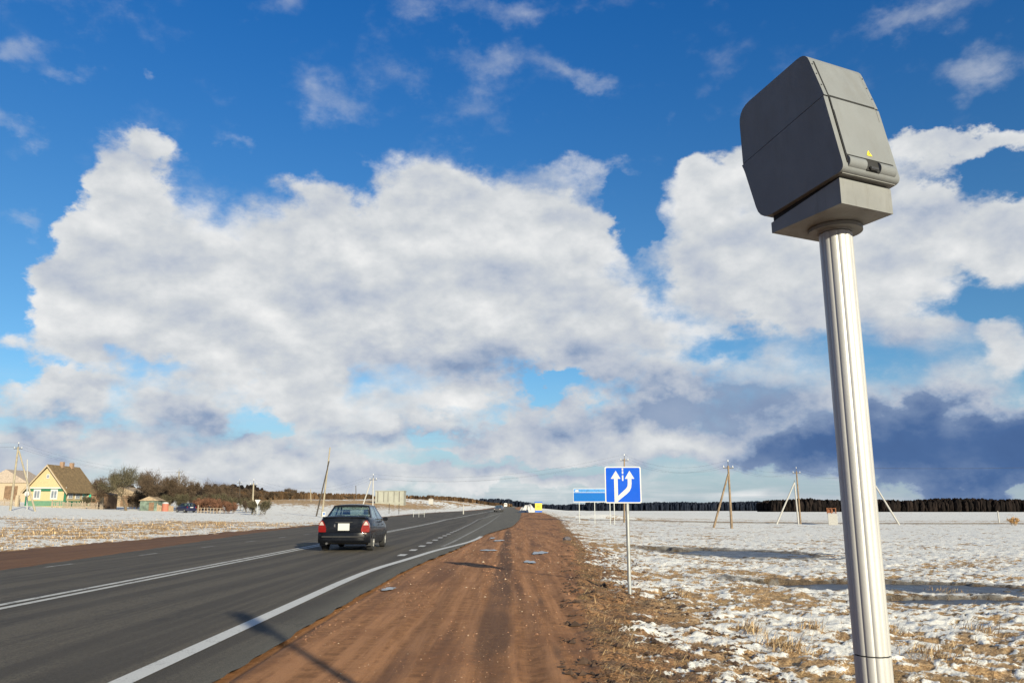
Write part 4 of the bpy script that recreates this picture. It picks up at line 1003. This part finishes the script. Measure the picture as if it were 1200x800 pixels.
# metal rail frame by the left verge
p = At(491, 120); f_ = empty('metal_rack', p, R(15), 'low grey metal rail frame on the snow behind the left verge', 'rail frame')
for x in (-.8, 0, .8): MB().tube([(x, 0, -.1), (x, 0, .9)], .03, 6).build('upright', M_galv, f_)
for z in (.45, .88): MB().tube([(-.9, 0, z), (.9, 0, z)], .03, 6).build('rail', M_galv, f_)
for i, (px, Y_, lab_) in enumerate([(456, 150, 'thin dark fence post nearest the black sedan on the left slope'), (467.5, 148, 'thin dark post below the right end of the pale farm building')]):
    p = At(px, Y_); tag(MB().tube([p-Vector((0, 0, .2)), p+Vector((0, 0, 1.9))], .06, 7).build('fence_post', M_dark), lab_, 'post', 'dark posts on the left slope')
# dark things half hidden in the dirt
M_rubber = mat('dark rubber scrap', (.03,.028,.03), .7)
p = P(664.5, 634); s_ = float(surf(np.array([p.x]), np.array([p.y]))[0])
mb = MB(); bmesh.ops.create_icosphere(mb.b, subdivisions=3, radius=.16, matrix=Matrix.Translation((p.x, p.y, s_+.05)) @ Matrix.Diagonal((1.1, .8, .6, 1)))
for v_ in mb.b.verts: v_.co += Vector((random.uniform(-1, 1), random.uniform(-1, 1), random.uniform(-1, 1)))*.018
tag(mb.build('rock', mat('dark grey rock', (.10,.09,.10), .8, vary=.3)), 'dark grey rock lying at the right edge of the dirt shoulder', 'rock')

# ------------------------------------------------------------ cottage and yard
M_ywall = mat('yellow painted boards', (.42,.33,.18), .8, vary=.06, scale=4); M_green = mat('green painted boards', (.012,.11,.06), .7, vary=.12); M_green2 = mat('faded green boards', (.09,.19,.12), .8)
M_shing = mat('brown mossy roof', (.17,.115,.055), .95, vary=.3, scale=2.5, bump=.6, bscale=6); M_brick = mat('chimney brick', (.26,.17,.11), .9, vary=.25)
M_pane = mat('window pane', (.16,.18,.21), .1, vary=.3, scale=1.5); M_teal = mat('teal door paint', (.01,.34,.22), .6)
M_cream = mat('cream wall', (.36,.29,.20), .85)
YH = 142.; hp = At(52, YH); u = YH/954.
cott = empty('cottage', hp, 0, 'yellow wooden cottage with green trim and steep brown roof behind the utility pole', 'house')
Wg = 45*u/2; wallz = hgt(52, 572, YH)-hp.z; apex = hgt(52, 545, YH)-hp.z; Ln = 9.5
bz_ = hgt(52, 594, YH)-hp.z
mb = MB(); mb.box((0, Ln/2, (wallz+bz_)/2), (Wg*2, Ln, wallz-bz_)); body = mb.build('wall', M_ywall, cott)
MB().prism([(-Wg-.1, -.05, wallz), (Wg+.1, -.05, wallz), (0, -.05, apex-.15)], (0, .2, 0)).build('gable', M_ywall, cott)
mb = MB()
for s in (-1, 1):
    ov = .7; sl = (apex-wallz)/Wg; e = Vector((s*(Wg+ov), 0, wallz-sl*ov)); top = Vector((0, 0, apex))
    n_ = Vector((s*sl, 0, 1)).normalized()*.14
    mb.loft([[e+Vector((0, -.7, 0)), top+Vector((0, -.7, 0)), top+Vector((0, -.7, .16)), e+n_+Vector((0, -.7, 0))], [e+Vector((0, Ln+.5, 0)), top+Vector((0, Ln+.5, 0)), top+Vector((0, Ln+.5, .16)), e+n_+Vector((0, Ln+.5, 0))]])
roof = mb.build('roof', M_shing, cott)
for s in (-1, 1):
    mb = MB(); e = Vector((s*(Wg+.7), -.74, wallz-sl*.7)); top = Vector((0, -.74, apex+.1)); mb.prism([e, top, top-Vector((0, 0, .32)), e-Vector((0, 0, .28))], (0, -.05, 0)); mb.build('bargeboard', M_cream, cott)
for y in (3.6, 6.8): MB().box((.2, y, apex+.25), (.6, .6, 1.1)).build('chimney', M_brick, roof)
MB().box((0, -.09, wallz+.10), (Wg*2+.3, .12, .22)).build('white_trim', M_white, cott)
MB().box((0, -.06, wallz-.28), (Wg*2+.16, .10, .42)).build('green_trim', M_green, cott)
MB().box((0, -.04, bz_+.65), (Wg*2+.04, .08, .9)).build('lower_boards', M_green2, cott); MB().box((Wg+.03, Ln/2, bz_+.65), (.08, Ln, .9)).build('lower_boards', M_green, cott)
for x in (-Wg, Wg): MB().box((x, -.04, (wallz+bz_)/2), (.38, .14, wallz-bz_-.1)).build('corner_board', M_green, cott)
def window(par, c, w_, h_, ax='x', frame=M_white):
    d = (w_, .1, h_) if ax == 'x' else (.1, w_, h_); f = MB().box(c, d).build('window', frame, par)
    for s in (-.25, .25):
        cc = Vector(c)+(Vector((s*w_*.8, -.055, 0)) if ax == 'x' else Vector((.055, s*w_*.8, 0)))
        dd_ = (w_*.30, .02, h_*.68) if ax == 'x' else (.02, w_*.30, h_*.68); MB().box(cc, dd_).build('pane', M_pane, f)
wz = hgt(52, 579, YH)-hp.z
for px in (41.5, 61.5): window(cott, ((px-52)*u, -.07, wz), 1.25, 1.75)
window(cott, (0, -.08, wallz+(apex-wallz)*.52), .5, .75)
for y in (1.6, 4.0, 6.2): window(cott, (Wg+.05, y, wz), 1.5, 1.5, 'y')
mb = MB(); mb.tube([(0, 0, 0), (0, -.06, 0)], .45, 20); dsh = mb.build('satellite_dish', M_white, cott); dsh.location = (-Wg+.2, -.35, wallz-.9)
# entrance porch
MB().box((Wg+1.0, Ln-1.2, (wallz-1.0+bz_)/2), (2.0, 2.2, wallz-1.0-bz_)).build('porch', M_cream, cott)
MB().box((Wg+1.0, Ln-2.34, bz_+1.35), (1.1, .08, 2.1)).build('door', M_teal, cott)
MB().prism([(Wg-.1, Ln-2.6, wallz-.5), (Wg+2.3, Ln-2.6, wallz-1.1), (Wg+2.3, Ln-2.6, wallz-1.0), (Wg-.1, Ln-2.6, wallz-.4)], (0, 2.8, 0)).build('porch_roof', M_shing, cott)
def shed(px, Y_, w_, d_, h_, hr, wm, rm, label, rz=0, door_m=None, name='shed'):
    p = At(px, Y_); o = empty(name, p, rz, label, 'shed' if name == 'shed' else 'house')
    MB().box((0, d_/2, h_/2-.15), (w_, d_, h_+.3)).build('wall', wm, o)
    mb = MB(); mb.prism([(-w_/2-.25, -.25, h_-.03), (w_/2+.25, -.25, h_-.03), (0, -.25, h_+hr)], (0, d_+.5, 0)); mb.build('roof', rm, o)
    if door_m: MB().box((w_*.15, -.03, h_*.42), (w_*.28, .06, h_*.8)).build('door', door_m, o)
    return o
M_brn = mat('brown weathered boards', (.16,.10,.06), .9, vary=.3, scale=3); M_tan = mat('bleached boards', (.28,.21,.14), .9, vary=.2, scale=3)
M_gsh = mat('flaking teal and tan boards', (.12,.16,.13), .9, vary=.5, scale=1.2); M_redp = mat('red brown tank', (.34,.12,.08), .8)
M_roofg = mat('grey slate roof', (.33,.27,.22), .9, vary=.2)
shed(2, 160, 9, 7, 3.6, 2.6, M_cream, M_roofg, 'grey roofed neighbouring house cut off by the left picture edge', 0, M_brn, 'neighbour_house')
shed(115, 140, 2.9, 3.5, 2.4, .5, M_brn, M_brn, 'low dark brown board shed next to the cottage porch', 0, M_dark)
shed(140, 158, 6.2, 5, 2.5, 1.3, M_tan, M_tan, 'bleached tan outbuilding behind the large bare tree', 0, M_brn)
shed(174, 137, 3.0, 2.6, 1.7, .7, M_gsh, M_tan, 'small patchy teal shed at the edge of the yard', 0, M_brn)
p = At(193.5, 137); tk = empty('water_tank', p, 0, 'red brown barrel tank with a white lid by the teal shed', 'tank')
MB().tube([(0, 0, 0), (0, 0, 1.25)], .55, 20).build('barrel', M_redp, tk); MB().tube([(0, 0, 1.25), (0, 0, 1.5)], [.58, .3], 20).build('lid', M_white, tk)
M_fence = mat('old fence pickets', (.30,.24,.18), .9, vary=.3)
def fence(px0, px1, Y_, label, m=M_fence, h=1.1, step=.16):
    a, b_ = At(px0, Y_), At(px1, Y_); o = empty('picket_fence', a, 0, label, 'fence')
    n = int((b_.x-a.x)/step); mb = MB()
    for k in range(n):
        x = k*step; zz = H(a.x+x, Y_)-a.z; hh = h*random.uniform(.85, 1.05)
        if random.random() < .9: mb.box((x, 0, zz+hh/2), (.09, .03, hh))
    mb.build('pickets', m, o)
    for zq in (.3, .8): MB().tube([(0, .04, zq), (b_.x-a.x, .04, zq+b_.z-a.z)], .035, 5).build('rail', m, o)
    for k in range(0, n, 16): MB().box((k*step, .06, H(a.x+k*step, Y_)-a.z+.6), (.13, .13, 1.3)).build('fence_post', m, o)
fence(-14, 24, 138, 'low picket fence left of the cottage near the picture edge')
fence(60, 122, 137, 'low wooden fence along the front yard of the cottage')
fence(184, 204, 137, 'short board fence between the teal shed and the blue hatchback', M_tan, 1.0, .1)
fence(232, 262, 128, 'worn fence before the reddish thicket', M_fence, .9, .5)
p = At(19, 136); tag(MB().box(p+Vector((0, 0, .9)), (.5, .5, 1.9)).bevel(.04, 2).build('gate_pillar', M_cream), 'cream gate pillar left of the thin white pole', 'gate pillar')

# ------------------------------------------------------------ bare trees and bushes
M_bark = mat('bark', (.13,.095,.06), .9, vary=.3); M_twig = mat('brown twigs', (.075,.050,.030), .9, vary=.35, scale=.6); M_twigg = mat('olive twigs', (.070,.060,.032), .9, vary=.35, scale=.6)
M_twigr = mat('reddish twigs', (.135,.062,.034), .9, vary=.3, scale=.5); M_twigo = mat('straw twigs', (.42,.25,.10), .9, vary=.3)
def bare_tree(h, spread, twigs, tr_r, tw_r, seed, bush=False, levels=3):
    rd = random.Random(seed); tv, tf = MB(), None; segs = []
    limbs = MB(); tips = []
    def grow(p, d, L_, r_, lv):
        pts = [p]; rads = [r_]; q = p.copy(); dd = d.copy()
        for i in range(4):
            dd = (dd+Vector((rd.gauss(0, .16), rd.gauss(0, .16), rd.gauss(.05, .10)))).normalized(); q = q+dd*L_/4; pts.append(q.copy()); rads.append(r_*(1-.19*(i+1)))
        limbs.tube(pts, rads, 5 if lv else 7, caps=False)
        for i in range(1, 5): tips.append((pts[i], dd, L_*.7))
        if lv < levels:
            nb = rd.randint(3, 4)
            for k in range(nb):
                i = rd.randint(2, 4) if lv or not bush else rd.randint(1, 4); a = rd.uniform(0, 6.28); s_ = spread*(.8+.4*rd.random())
                nd = (dd*(1.0)+Vector((math.cos(a)*s_, math.sin(a)*s_, rd.uniform(-.1, .4)))).normalized(); grow(pts[i], nd, L_*rd.uniform(.58, .8), rads[i]*.62, lv+1)
    if bush:
        for k in range(6):
            a = rd.uniform(0, 6.28); grow(Vector((math.cos(a)*.25*h, math.sin(a)*.25*h, 0)), Vector((math.cos(a)*.35, math.sin(a)*.35, 1)).normalized(), h*.42, tr_r*.5, 1)
    else: grow(Vector((0, 0, -.2)), Vector((rd.gauss(0, .05), rd.gauss(0, .05), 1)), h*.42, tr_r, 0)
    n = twigs; r_ = np.random.default_rng(seed)
    idx = r_.integers(0, len(tips), n); P0 = np.array([tips[i][0] for i in idx]); Dd = np.array([tips[i][1] for i in idx]); Lt = np.array([tips[i][2] for i in idx])
    P0 = P0+r_.normal(0, .035*h, (n, 3))
    d = Dd*.7+r_.normal(0, .75, (n, 3)); d[:, 2] += .25; d /= np.linalg.norm(d, axis=1)[:, None]
    L_ = h*.11*r_.uniform(.5, 1.4, n); s = np.cross(d, r_.normal(0, 1, (n, 3))); s /= np.linalg.norm(s, axis=1)[:, None]
    V0, V1, V2 = P0-s*tw_r, P0+s*tw_r, P0+d*L_[:, None]
    Vv = np.stack([V0, V1, V2], 1).reshape(-1, 3); Vv[:, 2] = np.maximum(Vv[:, 2], 0)
    return limbs.mesh('limbs'), Vv, np.arange(n*3).reshape(-1, 3)
def proto(kind, h, spread, twigs, tr_r, tw_r, seed, mt, bush=False):
    o = bpy.data.objects.new('bare_tree' if not bush else 'bush', None); C.objects.link(o)
    me, Vv, Ff = bare_tree(h, spread, twigs, tr_r, tw_r, seed, bush)
    link('trunk' if not bush else 'stems', me, M_bark, o)
    np_mesh('crown', Vv, Ff, mt, o, smooth=False); return o
protos = {'big': proto('big', 8.8, 1.05, 2600, .24, .028, 3, M_twigg), 'round': proto('round', 7, .8, 3100, .2, .030, 5, M_twig), 'tall': proto('tall', 8, .6, 2500, .2, .030, 9, M_twig),
          'bushg': proto('b', 3.2, .7, 3600, .08, .030, 12, M_twigg, True), 'bushr': proto('b', 2.4, .7, 3800, .06, .032, 15, M_twigr, True), 'bush': proto('b', 3.0, .7, 3600, .08, .032, 17, M_twig, True), 'busho': proto('b', 1.6, .8, 1500, .04, .03, 19, M_twigo, True)}
used = set()
def plant(kind, px, Y_, s, label, cat='tree', group='bare trees by the cottage', rz=None):
    o = protos[kind] if kind not in used else copy_tree(protos[kind]); used.add(kind)
    p = At(px, Y_); o.location = p; o.rotation_euler = (0, 0, random.uniform(0, 6.28) if rz is None else rz); o.scale = (s,)*3
    tag(o, label, cat, group); return o
plant('big', 148, 133, 1.0, 'largest bare tree with spreading limbs right of the cottage', rz=1.0)
trees = [('round',112,140,.80,'round bare tree overlapping the right end of the cottage roof'),('tall',128,165,.95,'slim bare tree between the cottage and the largest tree'),
 ('round',166,142,1.02,'bushy brown tree directly right of the largest bare tree'),('tall',180,140,.92,'narrow bare tree above the teal shed'),('round',196,143,.92,'round brown tree behind the red brown tank'),
 ('tall',213,148,.92,'bare tree above the blue hatchback'),('round',226,150,.80,'bare tree just right of the blue hatchback roof'),('tall',240,155,.78,'dark bare tree over the reddish bushes'),
 ('round',254,162,.66,'low dark bare tree where the thicket starts to fall')]
for k_, px, Y_, s_, l_ in trees: plant(k_, px, Y_, s_, l_)
bl = [('bushg',104,139,.8,'olive bush against the porch of the cottage'),('bush',121,150,1,'brown bush behind the board shed'),('bush',158,146,1.1,'brown bush between the largest tree and teal shed'),('bushg',176,150,1.3,'olive bush rising behind the teal shed'),
 ('bush',190,146,1.1,'brown bush behind the barrel tank'),('bushg',204,142,1.1,'olive bush left of the blue hatchback'),('bushr',232,134,1.0,'reddish bush right beside the blue hatchback'),('bushr',240,133,1.15,'taller reddish bush in the thicket, second from the hatchback'),
 ('bushr',249,131,1.1,'reddish bush in the middle of the thicket'),('bushr',259,130,.95,'low reddish bush near the right end of the thicket'),('bushr',270,130,.85,'lowest reddish bush at the right end of the thicket'),('bushg',222,142,1.1,'olive bush behind the blue hatchback'),
 ('bush',236,148,1.3,'brown bush behind the reddish thicket'),('bushg',250,150,1.2,'olive bush behind the middle of the thicket'),('bush',266,152,1.2,'brown bush behind the low end of the thicket'),('bushg',280,150,1.0,'olive bush left of the pale pole'),
 ('bush',292,140,.8,'brown bush behind the pale pole'),('bushg',305,122,.85,'dark low bush behind the yield sign'),('busho',1184,112,.85,'straw coloured round bush in the field near the right edge')]
for k_, px, Y_, s_, l_ in bl: plant(k_, px, Y_, s_, l_, 'bush', 'bushes along the left verge' if px < 600 else None)
if False: pass
# far tree belt on the left hill: single trees
far_l = []
xs = np.arange(262, 592, 5.0)
for i, px in enumerate(xs):
    px = px+random.uniform(-1.5, 1.5)
    Y_ = float(np.interp(px, [262, 330, 400, 480, 590], [190, 265, 320, 380, 620]))*random.uniform(.95, 1.12)
    top = float(np.interp(px, [262, 290, 320, 345, 360, 400, 480, 560, 590], [566, 572, 575, 573, 577, 579, 582, 586, 589.5]))+random.uniform(-1.2, 1.5)
    if abs(px-333) < 9: top = 570.5+abs(px-333)*.25
    if abs(px-506) < 7: top = 579.5
    p = At(px, Y_); zt_ = hgt(px, top, Y_)-p.z
    far_l.append((px, Y_, max(1.5, zt_)))
for i, (px, Y_, h_) in enumerate(far_l):
    k_ = random.choice(['round', 'round', 'bush']); hk = {'round': 6.6, 'tall': 8, 'bush': 3.6}[k_]
    o = plant(k_, px, Y_, h_/hk, 'brown bare tree in the far belt along the left hill crest', 'tree', 'far trees along the left hill crest')
    o.scale = (h_/hk*1.5, h_/hk*1.2, h_/hk)
for k_, v_ in protos.items():
    if k_ not in used: bpy.data.objects.remove(v_)

# ------------------------------------------------------------ far forests (masses)
def forest_mat(name, c1, c2):
    m = bpy.data.materials.new(name); m.use_nodes = True; t = NT(m.node_tree); b = t.N['Principled BSDF']
    pos = t.n('ShaderNodeNewGeometry').outputs['Position']
    n = t.noise(t.v('MULTIPLY', pos, (.25, .05, .06)), 1, 5, .7)
    t.L.new(t.mix(t.ss(n, .38, .66), c1, c2), b.inputs['Base Color']); b.inputs['Roughness'].default_value = 1; b.inputs['Specular IOR Level'].default_value = 0
    return m
def forest(name, pts, n, m, hmean, depth, label, seed):
    r_ = np.random.default_rng(seed); a, b_ = np.array(pts[0]), np.array(pts[1])
    q = r_.uniform(0, 1, n); c = a[None]*(1-q[:, None])+b_[None]*q[:, None]
    c = c+r_.uniform(0, 1, (n, 1))*np.array([[0, depth]]); hh = hmean*r_.uniform(.72, 1.1, n)*(1+.16*pn(c[:, 0]*.02, c[:, 1]*0, seed)+.10*pn(c[:, 0]*.09, c[:, 1]*0, seed+3))
    gz_ = macro(c[:, 0], c[:, 1])
    Vs, Fs = [], []; o = 0; K_ = 7
    for i in range(n):
        wr = hh[i]*r_.uniform(.13, .26); base = np.array([c[i, 0], c[i, 1], gz_[i]-.5])
        lv = [(0, .3), (.2, .8), (.5, 1.0), (.82, .8), (1.0, .32)]
        for (zq, rq) in lv:
            th = np.arange(K_)*2*np.pi/K_+r_.uniform(0, 1); rad = wr*rq*r_.uniform(.7, 1.25, K_)
            Vs.append(np.stack([base[0]+rad*np.cos(th), base[1]+rad*np.sin(th), np.full(K_, base[2]+hh[i]*zq)+r_.normal(0, hh[i]*.02, K_)], 1))
        for l in range(len(lv)-1):
            for k in range(K_):
                Fs.append((o+l*K_+k, o+l*K_+(k+1) % K_, o+(l+1)*K_+(k+1) % K_, o+(l+1)*K_+k))
        o += len(lv)*K_
    ob = np_mesh(name, np.concatenate(Vs), np.array(Fs), m, smooth=False); tag(ob, label, 'forest', kind='stuff'); return ob
M_f1 = forest_mat('near wood', (.009,.008,.008), (.024,.018,.016)); M_f2 = forest_mat('far wood', (.010,.014,.024), (.022,.026,.038))  # far wood: blue of distance haze put into its colour
def dirx(px): d = ray(px, 597); return d[0]/d[1]
forest('forest', [(dirx(905)*900, 900), (dirx(1500)*760, 760)], 5200, M_f1, 12.5, 60, 'dark brown leafless wood along the right horizon', 1)
forest('forest', [(dirx(690)*1700, 1700), (dirx(960)*1500, 1500)], 2600, M_f2, 16.5, 80, 'dark haze-blue distant wood behind the arrow sign', 2)
forest('forest', [(dirx(600)*2400, 2400), (dirx(700)*2200, 2200)], 900, M_f2, 16.0, 100, 'faint far wood beyond the end of the road', 3)
forest('forest', [(dirx(480)*1500, 1500), (dirx(600)*1700, 1700)], 600, M_f2, 13.0, 80, 'dark far wood over the left hill by the road end', 4)
M_f3 = forest_mat('brown belt', (.030,.020,.013), (.12,.075,.042))
forest('forest', [(dirx(250)*200, 200), (dirx(340)*275, 275)], 420, M_f3, 2.7, 14, 'brown leafless tree belt behind the pale pole on the left slope', 6)
forest('forest', [(dirx(338)*275, 275), (dirx(430)*345, 345)], 420, M_f3, 3.0, 16, 'brown leafless tree belt behind the tall braced pole', 7)
forest('forest', [(dirx(428)*345, 345), (dirx(600)*640, 640)], 800, M_f3, 2.8, 30, 'brown leafless tree belt running along the hill crest to the road end', 8)
forest('forest', [(dirx(-250)*520, 520), (dirx(270)*480, 480)], 1000, M_f1, 9.0, 60, 'dark brown wood behind the village on the left horizon', 5)
